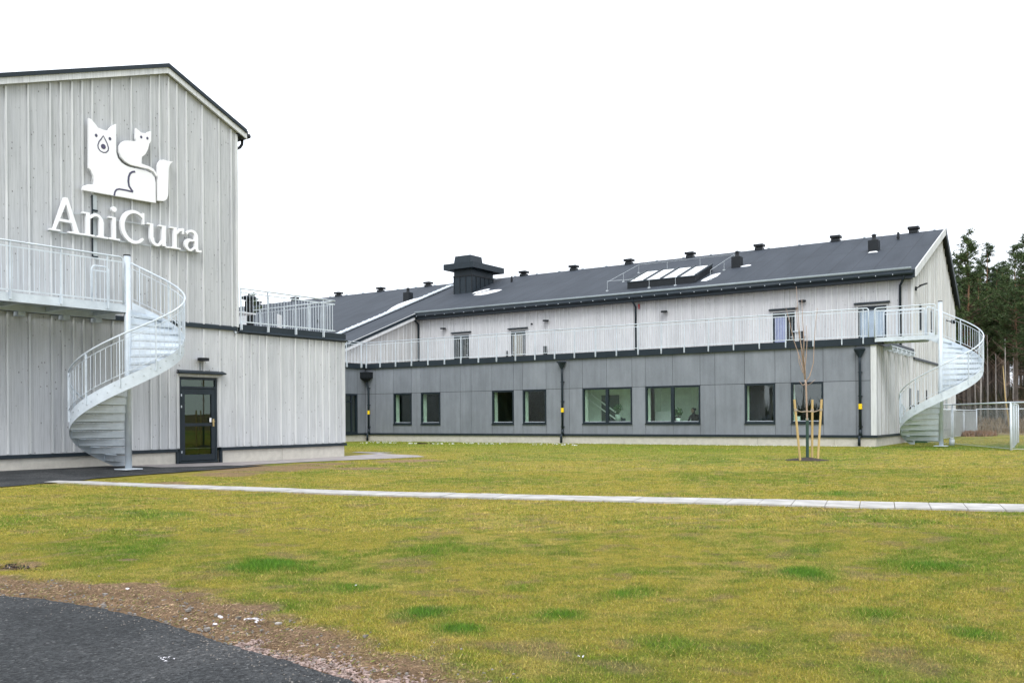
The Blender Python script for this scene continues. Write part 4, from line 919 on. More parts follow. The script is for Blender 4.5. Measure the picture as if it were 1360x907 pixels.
for x in (-8.75, -12.75, -17.05, -21.3, -25.4, -29.4, -33.3, -41.6, -46.2, -50.6, -55.5, -60):
    mb = MB().box(x - .22, x + .22, YR - .2, YR + .2, ZR - .05, ZR + .10).box(x - .27, x + .27, YR - .26, YR + .26, ZR + .16, ZR + .29).box(x - .12, x + .12, YR - .12, YR + .12, ZR + .10, ZR + .16)
    mb.build('ridge_vent', 'black', ROOF)
mb = MB(); mb.tube([(-63, YR, ZR + .42), (XR - .5, YR, ZR + .42)], .010, 5); mb.build('safety_wire', 'galv_dull', ROOF)
mb = MB(); x = -62
while x < XR - .3: mb.tube([(x, YR, ZR), (x, YR, ZR + .44)], .012, 5); mb.box(x - .05, x + .05, YR - .1, YR + .1, ZR - .01, ZR + .05); x += 1.75
mb.build('wire_post', 'galv', ROOF)
# lamps, switches, bollard-like flues by the upper wall
for x in (-33.8, -26.52, -19.34, -12.27): wb(wall_lamp(None, x, YU - .028, 6.60, (0, -1), 1.15), 'wall_lamp', 'black')
wb(MB().tube([(-27.53, YU - .03, 6.5), (-27.53, YU - .1, 6.5)], .05, 10), 'camera_dome', 'black')
wb(MB().box(-20.86, -20.80, YU - .09, YU - .03, 6.98, 7.12).box(-20.85, -20.81, YU - .07, YU - .03, 6.86, 6.98), 'alarm_beacon', 'red')
for x, y in ((-26.53, YU - .25), (-12.3, YU - .25)):
    wb(MB().tube([(x, y, 3.82), (x, y, 5.18)], .11, 14), 'floor_duct', 'black', smooth=True)
wb(MB().box(-29.9, -29.65, YU - .15, YU - .03, 4.1, 4.62).box(-29.6, -29.45, YU - .12, YU - .03, 4.1, 4.6), 'meter_box', 'dark')
wb(MB().box(-29.28, -29.2, YU - .09, YU - .03, 4.7, 5.05), 'intercom', 'black')
wb(MB().box(-12.75, -12.35, YU - .1, YU - .03, 5.18, 5.22).tube([(-12.2, YU - .2, 5.0), (-12.2, YU - .1, 5.0)], .06, 8), 'tap', 'galv')
# downpipes
for x, z0, z1 in ((-21.01, 3.85, 7.3), (-7.95, 3.85, 7.2), (-35.80, 3.85, 7.3)):
    mb = MB().tube([(x + (.25 if x > -9 else 0), YE - .05, 7.42), (x + (.2 if x > -9 else 0), YE + .0, 7.22), (x, YU - .09, 6.98), (x, YU - .09, z0)], .055, 10); wb(mb, 'downpipe', 'dark', smooth=True)
def ground_pipe(x, y, zt, hopper='cone', kick=0, zg=0):
    mb = MB()
    mb.tube([(x + kick, y - .10, zt - .3), (x + kick * .8, y - .10, zt - .6), (x, y - .09, zt - 1.0), (x, y - .09, .62)], .052, 12)
    mb.tube([(x, y - .09, .64), (x, y - .09, .40)], .066, 12); mb.tube([(x, y - .09, .42), (x - .03, y - .16, .34), (x - .03, y - .17, zg + .02)], .055, 10)
    p = wb(mb, 'downpipe', 'dark', smooth=True)
    if hopper == 'cone': MB().tube([(x, y - .12, zt - .34), (x, y - .12, zt - .05)], .055, 4, r1=.22).box(x - .17, x + .17, y - .29, y - .012, zt - .06, zt).build('hopper', 'dark', p)
    else: MB().box(x + kick - .38, x + kick + .38, y - .42, y - .02, zt - .32, zt).add([(x + kick - .3, y - .4, zt - .32), (x + kick + .3, y - .4, zt - .32), (x + kick + .3, y - .03, zt - .32), (x + kick - .3, y - .03, zt - .32), (x + kick - .06, y - .16, zt - .5), (x + kick + .06, y - .16, zt - .5), (x + kick + .06, y - .05, zt - .5), (x + kick - .06, y - .05, zt - .5)], [(0, 1, 5, 4), (1, 2, 6, 5), (2, 3, 7, 6), (3, 0, 4, 7), (4, 5, 6, 7)]).build('hopper', 'black', p)
    MB().tube([(x, y - .09, 1.42), (x, y - .09, 1.62)], .070, 12).build('marker_band', 'yellow', p)
    for z in (.75, 1.9, 2.8): MB().box(x - .075, x + .075, y - .12, y, z, z + .03).build('pipe_clip', 'dark', p)
ground_pipe(-8.0, YG, 3.72); ground_pipe(-21.07, YG, 3.74); ground_pipe(-33.0 + .0, YG - .0, 3.66, 'box', -.12)
# terrace railing on the parapet
T2 = empty('terrace_railing', (XC, YG, 4.1), 'long galvanised railing on the dark parapet above the grey panels', 'railing', 0, 'terrace railings')
posts = [-7.87, -8.65, -9.73, -10.8, -11.86, -12.93, -14.01, -15.08, -16.13, -17.22, -18.27, -19.32, -20.4, -21.45, -22.52, -23.61, -24.7, -25.77, -26.84, -27.86, -28.92, -30.0, -31.07, -32.14]
sub = (-33.28 - XC, -.10)
railing(T2, (-33.16 - XC, -.09), (-7.80 + .12 - XC, -.09), 0.02, 1.12, [p + 33.16 for p in posts] + [.04], ends=(False, True), bracket=.24, post_w=.055, barr=.008)
railing(T2, (-33.16 - XC, -.09), (-33.16 - XC, -11.9), 0.02, 1.12, [1.1 * k + .35 for k in range(10)], ends=(False, False), bracket=.24, post_w=.05)
# rooms behind the windows
def room(x0, x1, y1, mat, z1=2.8):
    mb = MB(); y0 = YG + .26; z0 = .42
    mb.box(x0, x1, y1, y1 + .02, z0, z1); mb.box(x0 - .02, x0, y0, y1, z0, z1); mb.box(x1, x1 + .02, y0, y1, z0, z1); mb.box(x0, x1, y0, y1, z1, z1 + .02); mb.box(x0, x1, y0, y1, z0 - .02, z0); wb(mb, 'room', mat)
room(-32.2, -27.6, 41, 'room_dark'); room(-25.6, -23.55, 41, 'room_dark'); room(-23.53, -21.5, 39, 'room_light'); room(-20.5, -17.2, 37.45, 'room_light', 2.62); room(-17.18, -14.2, 38.15, 'room_light', 2.62); room(-13.0, -9.0, 41.5, 'room_dark')
mb = MB().box(-33.5 - 3, -33.5, 32.8, 35.6, .40, .42).box(-36.5, -36.48, 32.8, 35.6, .42, 2.9).box(-36.5, -33.5, 32.8, 32.82, .4, 2.9).box(-36.5, -33.5, 35.6, 35.62, .4, 2.9).box(-36.5, -33.5, 32.8, 35.6, 2.9, 2.92); wb(mb, 'room', 'room_dark')
for a, b, _ in WIN: wb(MB().box(a + .02, a + .05, YG + .125, YG + .42, ZB + .05, ZT - .02).box(b - .05, b - .02, YG + .125, YG + .42, ZB + .05, ZT - .02), 'window_reveal', 'room_light')
# inner window boards
for a, b, _ in WIN: wb(MB().box(a + .03, b - .03, YG + .125, YG + .4, ZB + .02, ZB + .05), 'window_board', 'white_wood')
# stair rail inside the fifth window, doorway in its back wall, curtains in the sixth
mb = MB().tube([(-20.45, 37.0, 2.42), (-18.9, 37.0, 1.40)], .035, 8).tube([(-20.45, 37.0, 2.10), (-18.9, 37.0, 1.08)], .03, 8); wb(mb, 'stair_rail', 'white')
wb(MB().box(-19.85, -18.95, 37.40, 37.44, .42, 2.2), 'inner_door', 'room_dark')
mb = MB(); x = -16.2
while x < -14.1: mb.box(x, x + .07, 38.12 + random.random() * .05, 38.2, .5, 2.6); x += .095
wb(mb, 'curtain_slats', 'room_light')

# ------------------------------------------------------------------ things behind the windows
def leafball(mb, c, r, n, size, flat=.8, up=.3):
    for _ in range(n):
        d = Vector((random.gauss(0, 1), random.gauss(0, 1), random.gauss(0, 1) * flat)).normalized() * r * random.random() ** .4
        p = Vector(c) + d; a = Vector((random.gauss(0, 1), random.gauss(0, 1), random.gauss(0, 1) + up)).normalized() * size; b = a.orthogonal().normalized() * size * .35
        b.rotate(Matrix.Rotation(random.random() * 6.28, 3, a.normalized())); mb.add([p - a, p + b, p + a, p - b], [(0, 1, 2, 3)])
def potplant(x, y, z, ph, pr, fr, fz, label, n=120, size=.05, potmat='pot'):
    r = empty('potted_plant', (x, y, z), label, 'plant', 0, 'potted plants in the windows')
    MB().tube([(0, 0, 0), (0, 0, ph)], pr * .8, 16, r1=pr).build('pot', potmat, r, True)
    mb = MB(); random.seed(int(-x * 10))
    for k in range(6): mb.tube([(0, 0, ph * .9), (random.uniform(-.5, .5) * fr, random.uniform(-.5, .5) * fr, fz)], .006, 4)
    mb.build('stem', 'bark', r)
    mb = MB(); leafball(mb, (0, 0, fz), fr, n, size); mb.build('foliage', 'leaf', r)
potplant(-18.42, YG + .30, .95, .36, .14, .22, .62, 'round leafy plant in a tall grey pot behind the left double window', 260, .045)
potplant(-15.55, YG + .28, .95, .17, .11, .20, .42, 'dark green plant in a low pale pot beside the seated person', 110, .08, 'white')
d = empty('office_desk', (-15.9, 37.5, .42), 'white office desk standing behind the double window', 'desk')
MB().box(-1.2, 1.3, -.35, .4, .46, .50).build('desk_top', 'white', d)
for sx in (-1.15, 1.22):
    for sy in (-.3, .33): MB().box(sx, sx + .05, sy, sy + .05, 0, .46).build('leg', 'white', d)
m_ = empty('monitor', (-16.7, 37.3, .92), 'white backed computer screen at the left end of the desk', 'monitor')
MB().box(-.38, .38, -.02, .02, .10, .50).build('screen', 'white', m_); MB().box(-.04, .04, -.02, .03, 0, .12).box(-.12, .12, -.08, .08, 0, .012).build('stand', 'galv', m_)
p_ = MB().box(-.2, .2, -.02, .02, 0, .26).box(-.22, .22, -.05, .05, -.001, .03).build('document_box', 'black'); p_.location = (-16.05, 37.25, .922); tag(p_, 'small black box on the desk behind the double window', 'box')
for i, (x, w) in enumerate(((-20.0, .34), (-19.3, .22))):
    b = MB().box(-w / 2, w / 2, -.03, .05, 0, .02).tube([(-w / 2 + .04, 0, .02), (-w / 2 + .04, 0, .21)], .035, 10).box(-.02, w / 2, -.03, .04, .02, .18).build('toy_bin', 'dark', None); b.location = (x + 1.1, 36.32, .951)
    tag(b, ['dark holder on the window board left of the mullion', 'small dark holder on the window board right of the mullion'][i], 'holder')
for x, w, lab in ((-10.45, .16, 'white box on the sill behind the sapling'), (-10.1, .09, 'small white cup on the sill behind the sapling')):
    b = MB().box(-w / 2, w / 2, -.05, .05, 0, w * 1.2).box(-w / 2 - .006, w / 2 + .006, -.056, .056, w * 1.2, w * 1.2 + .02).build('white_box', 'white'); b.location = (x, 36.3, .951); tag(b, lab, 'box')
# seated person
pr_ = empty('person', (-15.42, 37.75, .42), 'person in dark clothes with dark hair sitting behind the double window', 'person')
def skin_body(name, V, E_, rad, mat, parent, sub=1):
    me = D.meshes.new(name); me.from_pydata(V, E_, []); o = D.objects.new(name, me); COL.objects.link(o)
    md = o.modifiers.new('skin', 'SKIN')
    for i, r in enumerate(rad): me.skin_vertices[0].data[i].radius = (r, r) if not isinstance(r, tuple) else r
    me.skin_vertices[0].data[0].use_root = True
    md.use_smooth_shade = True; s2 = o.modifiers.new('sub', 'SUBSURF'); s2.levels = sub; s2.render_levels = sub
    dg = bpy.context.evaluated_depsgraph_get(); nm = D.meshes.new_from_object(o.evaluated_get(dg)); o.modifiers.clear(); o.data = nm
    nm.materials.clear(); nm.materials.append(M[mat]); o.parent = parent; return o
V = [(0, 0, .36), (0, -.01, .52), (0, -.03, .70), (0, -.05, .82), (0, -.08, .90), (0, -.10, .97), (0, -.11, 1.06),
     (.16, -.05, .78), (.22, -.12, .56), (.16, -.30, .53), (-.16, -.05, .78), (-.22, -.12, .56), (-.16, -.30, .53),
     (.10, -.02, .36), (.13, -.42, .38), (.13, -.44, .06), (.13, -.56, .03), (-.10, -.02, .36), (-.13, -.42, .38), (-.13, -.44, .06), (-.13, -.56, .03),
     (.14, -.38, .53), (-.14, -.38, .53)]
Ed = [(0, 1), (1, 2), (2, 3), (3, 4), (4, 5), (5, 6), (3, 7), (7, 8), (8, 9), (9, 21), (3, 10), (10, 11), (11, 12), (12, 22), (0, 13), (13, 14), (14, 15), (15, 16), (0, 17), (17, 18), (18, 19), (19, 20)]
rad = [(.16, .12), (.14, .10), (.15, .11), (.08, .08), .05, .085, .07, .055, .04, .032, .055, .04, .032, .09, .065, .045, .035, .09, .065, .045, .035, .03, .03]
skin_body('body', V, Ed, rad, 'cloth', pr_, 2)
hd = MB(); import itertools
def ellip(mb, c, r, n=14, m=9, fn=None):
    vs = []; 
    for j in range(m + 1):
        t = math.pi * j / m
        for k in range(n):
            p = 2 * math.pi * k / n; v = Vector((math.sin(t) * math.cos(p) * r[0], math.sin(t) * math.sin(p) * r[1], math.cos(t) * r[2])); vs.append(tuple(v + Vector(c)))
    fs = [(j * n + k, j * n + (k + 1) % n, (j + 1) * n + (k + 1) % n, (j + 1) * n + k) for j in range(m) for k in range(n)]
    return mb.add(vs, fs)
hd = ellip(MB(), (-.02, -.12, 1.02), (.075, .092, .11)); ellip(hd, (-.03, -.215, 1.01), (.014, .02, .022), 8, 6); ellip(hd, (-.02, -.205, .965), (.03, .01, .008), 8, 4); ellip(hd, (-.095, -.11, 1.02), (.012, .02, .03), 8, 5); ellip(hd, (.055, -.11, 1.02), (.012, .02, .03), 8, 5)
for ex in (-.05, .01): ellip(hd, (ex, -.205, 1.035), (.012, .008, .008), 8, 5)
hd.build('head', 'skin', pr_, True)
hr = ellip(MB(), (-.015, -.09, 1.055), (.09, .10, .105)); ellip(hr, (.03, .02, 1.08), (.06, .06, .06)); hr.build('hair', 'hair', pr_, True)
oc = empty('office_chair', (-15.42, 37.80, .42), 'dark office chair under the seated person', 'chair')
MB().box(-.25, .25, -.28, .2, .20, .26).build('seat', 'black', oc, bevel=.02); MB().box(-.23, .23, .19, .24, .35, .85).build('backrest', 'black', oc, bevel=.02)
mb = MB().tube([(0, 0, .03), (0, 0, .2)], .03, 8)
for k in range(5): a = k * 1.2566; mb.tube([(0, 0, .05), (.26 * math.cos(a), .26 * math.sin(a), .03)], .018, 6)
mb.build('leg', 'black', oc)

# ------------------------------------------------------------------ furniture on the low terrace
def on_terrace(n, s, z=3.62): x, y = l2w(n, s); return (x, y, z)
pz = empty('parasol', on_terrace(-2.4, -1.75), 'folded black parasol standing on the low roof terrace', 'parasol')
MB().tube([(0, 0, 0), (0, 0, 1.55)], .025, 8).build('pole', 'black', pz)
MB().tube([(0, 0, .25), (0, 0, .5), (0, 0, 1.3)], .16, 10, r1=.13).build('canopy', 'black', pz); ellip(MB(), (0, 0, 1.4), (.24, .24, .08)).build('top_vent', 'dark', pz, True); MB().tube([(0, 0, 0), (0, 0, .06)], .26, 14).build('base', 'conc', pz)
ct = empty('garden_chair', on_terrace(-2.0, -2.35), 'white garden chair left of the folded parasol', 'chair', 1.2, 'garden furniture on the terrace')
MB().box(-.24, .24, -.24, .24, .42, .45).build('seat', 'white', ct, bevel=.01); MB().box(-.24, .24, .22, .25, .5, .92).build('backrest', 'white', ct, bevel=.01)
for sx in (-.22, .22):
    for sy in (-.22, .22): MB().tube([(sx, sy, 0), (sx, sy, .43)], .014, 6).build('leg', 'white', ct)
c2 = copy_tree(ct); c2.location = on_terrace(-2.2, -1.0); c2.rotation_euler.z = -1.0; c2['label'] = 'white garden chair right of the folded parasol'
tt = empty('garden_table', on_terrace(-1.6, -3.2), 'white table at the left end of the low terrace', 'table', 0, 'garden furniture on the terrace')
MB().box(-.5, .5, -.7, .7, .72, .76).build('table_top', 'white', tt)
for sx in (-.45, .45):
    for sy in (-.62, .62): MB().box(sx - .02, sx + .02, sy - .02, sy + .02, 0, .72).build('leg', 'black', tt)

# ------------------------------------------------------------------ young tree with stakes
TB = (-6.82, 24.50); rx, ry = math.cos(TH), math.sin(TH)
tr = empty('young_tree', (*TB, 0), 'leafless young tree with thin upright branches and a dark green trunk guard', 'tree')
SC = .0200
def tp(px, z, dep=0): a = (px - 1073) * SC; return (a * rx + dep * FX.x, a * ry + dep * FX.y, z)
MB().tube([tp(1073, -.05), tp(1073.2, 1.07)], .042, 10, r1=.04).build('trunk_guard', 'green_wrap', tr)
MB().tube([tp(1073, 0), tp(1073, 1.1), tp(1072.3, 1.6), tp(1071.8, 2.02), tp(1071, 2.15)], .026, 8, r1=.024).build('trunk', 'twig', tr, True)
BR = [[(1071, 2.1), (1070.5, 2.45), (1069, 2.75)], [(1071, 2.1), (1068, 2.45), (1062, 2.85), (1056, 3.2), (1051, 3.65), (1046, 4.05)], [(1070, 2.3), (1067, 2.8), (1065, 3.3), (1063, 3.9), (1061, 4.65)],
      [(1070, 2.5), (1066, 3.0), (1061, 3.5), (1058, 4.1)], [(1072, 2.1), (1077, 2.25), (1082, 2.6), (1083, 3.1), (1085.5, 3.7), (1088, 4.05)], [(1070, 2.4), (1073, 2.8), (1074.5, 3.2), (1074, 3.6)], [(1070.5, 2.3), (1067, 2.35), (1062, 2.6), (1060, 2.9)], [(1069, 2.7), (1069.5, 3.2), (1068, 3.8), (1067, 4.3)], [(1072, 2.05), (1068, 2.0), (1064, 2.12)], [(1073, 2.0), (1078, 2.05), (1083, 2.15)]]
for i, b in enumerate(BR): MB().tube([tp(px, z, (i % 3 - 1) * .1 * k / len(b)) for k, (px, z) in enumerate(b)],   .0155 if i < 9 else .008, 6, r1=.005).build('branch', 'twig', tr, True)
STK = [((1059, 1051.5), -.30, -.1), ((1084.5, 1085.5), .32, .1), ((1084.5, 1090.5), -.12, .05)]
SL_ = ['raw pine stake leaning left of the young tree', 'upright raw pine stake close behind the young tree', 'raw pine stake leaning right of the young tree']
tops = []
for (p0_, p1_), dep, _ in STK:
    i = len(tops); base = (TB[0] + tp(p0_, 0, dep)[0], TB[1] + tp(p0_, 0, dep)[1]); tx = Vector(tp(p1_, 1.62, dep)) - Vector(tp(p0_, 0, dep))
    s_ = MB().tube([(0, 0, -.1), tuple(tx)], .031, 10).build('tree_stake', 'stake', None); s_.location = (*base, 0); tag(s_, SL_[i], 'stake', 'stakes holding the young tree')
    at = Vector((*base, 0)) + tx * .83; tops.append(at)
    q = Vector((TB[0], TB[1], at.z - .04)) - Vector((*base, 0))
    MB().tube([tuple(tx * .83), tuple((tx * .83 + q) / 2 + Vector((0, 0, -.035))), tuple(q)], .014, 6).build('strap', 'strap', s_); MB().tube([tuple(tx * .81), tuple(tx * .85)], .042, 10).build('strap_knot', 'strap', s_)
mb = MB(); n = 40; vs = [(0, 0, .09)] + [(.56 * (1 + .35 * noise.noise((math.cos(k * .157) * 2, math.sin(k * .157) * 2, 0))) * math.cos(k * 2 * math.pi / n), .56 * (1 + .35 * noise.noise((math.cos(k * .157) * 2, math.sin(k * .157) * 2, 5))) * math.sin(k * 2 * math.pi / n), .006) for k in range(n)]
mb.add(vs, [(0, k + 1, (k + 1) % n + 1) for k in range(n)]); o = mb.build('soil', 'soil'); o.location = (*TB, .0); tag(o, 'ring of dark soil around the young tree', kind='structure')

# ------------------------------------------------------------------ fence, bin and rough ground on the right
def chain(parent, a, b, h, pitch=.075, r=.0022, z0=0):
    a, b = Vector((*a, 0)), Vector((*b, 0)); L = (b - a).length; d = (b - a).normalized(); mb = MB(); n = int((L + h) / pitch)
    for sgn in (1, -1):
        for k in range(n):
            s0 = k * pitch - (h if sgn > 0 else 0); s1 = s0 + sgn * h
            if sgn < 0: s0, s1 = k * pitch, k * pitch - h
            za, zb = z0, z0 + h
            # clip to [0, L]
            def cl(s, z, s2, z2):
                if s < 0: z = z + (0 - s) / (s2 - s) * (z2 - z); s = 0
                if s > L: z = z + (L - s) / (s2 - s) * (z2 - z); s = L
                return s, z
            if (s0 < 0 and s1 < 0) or (s0 > L and s1 > L): continue
            q0 = cl(s0, za, s1, zb); q1 = cl(s1, zb, s0, za); p = a + d * q0[0]; q = a + d * q1[0]
            dd = Vector((q.x - p.x, q.y - p.y, q1[1] - q0[1])); sv = Vector((-d.y, d.x, 0)) * r; uv = dd.cross(sv).normalized() * r
            A0, B0 = Vector((p.x, p.y, q0[1])), Vector((q.x, q.y, q1[1])); mb.add([A0 + sv, A0 - sv * .5 + uv, A0 - sv * .5 - uv, B0 + sv, B0 - sv * .5 + uv, B0 - sv * .5 - uv], [(0, 1, 4, 3), (1, 2, 5, 4), (2, 0, 3, 5)])
    o = MB.build(mb, 'wire_mesh', 'wire', parent); return o
def fence(pts, h, label, posts, grp='chain link fences', pitch=.075, wire=.003, zoff=0, rr=.03, zs=None):
    z0 = float(terrain(np.array([pts[0][0]]), np.array([pts[0][1]]))[0]); e = empty('chain_link_fence', (*pts[0], z0), label, 'fence', 0, grp)
    L = [(x - pts[0][0], y - pts[0][1]) for x, y in pts]
    for a, b in zip(L[:-1], L[1:]):
        MB().tube([(*a, h), (*b, h)], rr, 8).build('top_rail', 'galv', e, True); chain(e, a, b, h - .12, pitch, wire, .06)
        MB().tube([(*a, .05), (*b, .05)], .008, 5).build('bottom_wire', 'galv', e)
    for x, y in posts: MB().tube([(x - pts[0][0], y - pts[0][1], -.3), (x - pts[0][0], y - pts[0][1], h)], rr * 1.15, 10).build('post', 'galv', e, True)
    return e
F0, F1, F2 = (-7.25, 41.9), (-5.25, 39.0), (-2.81, 33.82)
fence([F0, F1, F2, (1.8, 32.6)], 1.57, 'chain link fence with a pipe top rail between end wall and spiral stair', [(-7.2, 41.8), F1, F2, (-.4, 33.2), (1.8, 32.6)], pitch=.08, wire=.0012)
fence([(-2.83, 34.0), (-3.18, 41.2)], 1.55, 'short chain link fence run seen almost edge on at the right', [(-2.83, 34.0), (-2.95, 36.4), (-3.07, 38.8), (-3.18, 41.2)], pitch=.055, wire=.003)
fence([(-6.75, 46.2), (-6.9, 61.0)], 1.42, 'distant chain link fence run going away beside the end wall', [(-6.75, 46.2), (-6.8, 50), (-6.85, 55), (-6.9, 61)], pitch=.06, wire=.0028)
fence([(-6.9, 61.05), (2, 67)], 1.42, 'distant chain link fence in front of the brown field', [(-6.9, 61.06), (-3.9, 63), (-.9, 65), (2, 67)], pitch=.10, wire=.0014)
mb = MB(); 
bn = empty('grit_bin', (-7.05, 41.0, 0), 'dark green plastic bin against the end wall behind the spiral stair', 'bin')
MB().prism([(-.1, 0), (.62, 0), (.62, .42), (-.1, .95)], lambda a, z, t: (a, t, z), -.3, .3).build('body', 'bin_green', bn, bevel=.02); MB().tube([(.0, -.36, .12), (.0, -.30, .12)], .12, 16).build('wheel', 'black', bn)
MB().prism([(-.12, .96), (.64, .43), (.64, .48), (-.12, 1.01)], lambda a, z, t: (a, t, z), -.33, .33).build('lid', 'bin_green', bn)
wl = MB().tube([(0, 0, 0), (0, 0, .22)], .09, 14).tube([(0, 0, .22), (0, 0, .28)], .09, 14, r1=.04).build('canister', 'galv_dull', None, True); wl.location = (-4.9, 36.2, .07); tag(wl, 'small grey canister beside the pole of the right spiral stair', 'canister')

# ------------------------------------------------------------------ PINES
def pine(seed, H, crown0, cr, dens, lean=.0, dead=True):
    rnd = random.Random(seed); tb = MB()
    pts = [(lean * (k / 8) ** 2 * H + rnd.uniform(-.04, .04) * k / 4, rnd.uniform(-.04, .04) * k / 4, H * k / 8 * .97) for k in range(9)]
    r0 = .0085 * H + .04; tb.tube(pts, r0, 8, r1=.02)
    lb = MB(); CC = []
    def at(z): 
        t = min(.999, z / (H * .97)) * 8; i = int(t); f = t - i; a, b = pts[i], pts[i + 1]; return Vector((a[0] + (b[0] - a[0]) * f, a[1] + (b[1] - a[1]) * f, z))
    z = H * crown0
    while z < H * .985:
        t = (z - H * crown0) / (H * (1 - crown0)); R0 = cr * min(1, .5 + t * 2.4) * (1 - t) ** .72 * rnd.uniform(.65, 1.15) + .10
        for k in range(rnd.choice([3, 4, 4, 5])):
            if rnd.random() < .12: continue
            a = rnd.uniform(0, 6.283); l = R0 * rnd.uniform(.55, 1.15); d = Vector((math.cos(a), math.sin(a), rnd.uniform(.05, .45) + .35 * t)); p0 = at(z); p1 = p0 + d * l * .55; p2 = p0 + d * l + Vector((0, 0, .12 * l))
            lb.tube([p0, p1, p2], .022 * l + .008, 4, False, r1=.006)
            nc = int(dens * (3 + l * 3.2))
            for q in range(nc):
                u = rnd.uniform(.30, 1.06) ** .8; c = p0.lerp(p2, u) + Vector((rnd.gauss(0, .17), rnd.gauss(0, .17), rnd.gauss(0, .10))) * (.35 + .35 * l)
                CC.append(tuple(c))
        z += H * .021 * rnd.uniform(.6, 1.4)
    if dead:
        z = H * .12
        while z < H * crown0 * 1.15:
            a = rnd.uniform(0, 6.28); l = rnd.uniform(.5, 1.9); p0 = at(z); d = Vector((math.cos(a), math.sin(a), rnd.uniform(-.15, .35))); lb.tube([p0, p0 + d * l * .6, p0 + d * l + Vector((0, 0, -.08))], .016, 3, False, r1=.004); z += rnd.uniform(.2, .55)
    e = D.objects.new('pine_tree', None); COL.objects.link(e)
    t_ = tb.build('trunk', 'trunk', e, True); lb.build('limbs', 'bark', e)
    r_ = np.random.default_rng(seed); C = np.repeat(np.array(CC), 13, axis=0); n = len(C)
    v = r_.normal(0, 1, (n, 3)) * np.array([1, 1, .8]) + np.array([0, 0, .35]); v /= np.linalg.norm(v, axis=1)[:, None]
    o = np.cross(v, r_.normal(0, 1, (n, 3))); o /= np.linalg.norm(o, axis=1)[:, None]; v *= r_.uniform(.15, .30, n)[:, None]; o *= r_.uniform(.025, .055, n)[:, None]
    C = C + r_.normal(0, 1, (n, 3)) * np.array([.08, .08, .06]); V_ = np.stack([C - o * .6, C + v + o * .1, C + o], 1).reshape(-1, 3)
    me = D.meshes.new('crown'); me.vertices.add(3 * n); me.vertices.foreach_set('co', V_.astype(np.float32).ravel()); me.loops.add(3 * n); me.loops.foreach_set('vertex_index', np.arange(3 * n, dtype=np.int32)); me.polygons.add(n)
    me.polygons.foreach_set('loop_start', np.arange(0, 3 * n, 3, dtype=np.int32)); me.update(calc_edges=True); me.materials.append(M['needle']); co = D.objects.new('crown', me); COL.objects.link(co); co.parent = e
    return e
# variants
protos = [pine(1, 14, .40, 2.2, 1.0), pine(2, 14, .46, 1.9, 1.0), pine(3, 14, .36, 2.4, 1.0), pine(4, 14, .52, 2.0, 1.0, .01), pine(5, 14, .44, 1.8, 1.0)]
used = [False] * 5
def vpos(px, w):   # ground point seen at column px at forward distance w
    u = (px - 680) / 1203; return (w * (FX.x + u * RX.x), w * (FX.y + u * RX.y))
def plant(k, x, y, s, rz, label, grp, cat='pine tree'):
    o = protos[k] if not used[k] else copy_tree(protos[k]); used[k] = True
    o.location = (x, y, float(terrain(np.array([x]), np.array([y]))[0]) - .05); o.scale = (s, s, s); o.rotation_euler = (0, 0, rz); tag(o, label, cat, grp); return o
rp = random.Random(5)
# the ones one can tell apart: column, distance, height
HERO = [(1287, 62, 13.2, 0, 'tall pine with an orange upper trunk rising nearest the gable end', 2.0), (1300, 66, 11.2, 2, 'lower dense pine just right of the tallest pine by the gable', 1), (1312, 70, 12.9, 1, 'slim pine with a thin top right of the tallest pine', 0),
        (1266, 68, 10.2, 4, 'short pine half hidden behind the gable end', 1.4), (1275, 74, 12.6, 3, 'pine standing close behind the roof edge', 4), (1326, 69, 11.0, 1, 'pine with a low rounded top in the dip of the tree line', 2), (1338, 66, 10.3, 4, 'small pine in the gap of the tree line', 3),
        (1350, 60, 11.7, 2, 'broad dark pine near the right edge of the view', 5), (1366, 57, 12.4, 0, 'tall broad pine cut by the right edge of the view', 3), (1385, 60, 13.2, 1, 'tall pine beyond the right edge', 2)]
for px, w, h, k, lab, rz in HERO: x, y = vpos(px, w); plant(k, x, y, h / 14, rz, lab, 'pines at the forest edge')
cells = []
for row in range(15):
    w = 66 + row * 5
    for c in range(13):
        px = 1240 + c * 14 + (row % 2) * 7 + rp.uniform(-6, 6)
        ww = w + rp.uniform(-2.5, 2.5); x, y = vpos(px, ww)
        if x < -6.8 and y < 60: continue
        hlim = 11.0 + (ww - 66) * .07
        o = plant(rp.randrange(5), x, y, rp.uniform(.82, 1.0) * hlim / 14, rp.uniform(0, 6.28), 'slender pine in the dense forest behind the brown field', 'pines in the dense forest')
# lone far pine above the low terrace
x, y = vpos(337, 72); plant(4, x, y, 11.3 / 14, 1.0, 'single distant pine top showing above the low terrace railing', None)
# bright birch-like thin trunks and one fallen pale stem at the forest edge
for i, (px, w, h) in enumerate(((1302, 60, 5.0), (1312, 63, 6.2), (1296, 64, 5.5), (1324, 62, 4.8), (1336, 59, 5.6), (1281, 66, 6.5), (1345, 64, 5.2))):
    x, y = vpos(px, w); e = empty('birch_tree', (x, y, float(terrain(np.array([x]), np.array([y]))[0])), 'thin pale bare birch at the forest edge', 'birch tree', i, 'bare birches at the forest edge')
    MB().tube([(0, 0, -.1), (.05, .03, h * .5), (.02 + .1 * (i % 3), .1, h)], .07, 8, r1=.015).build('trunk', 'stone', e, True)
    q = MB(); rr_ = random.Random(i)
    for k in range(14): a = rr_.uniform(0, 6.28); z = h * rr_.uniform(.4, .95); l = rr_.uniform(.3, .9); q.tube([(0.03, .05, z), (l * math.cos(a) * .6, l * math.sin(a) * .6, z + l * .6), (l * math.cos(a), l * math.sin(a), z + l)], .012, 3, False, r1=.003)
    q.build('branches', 'twig', e); e_birch = e
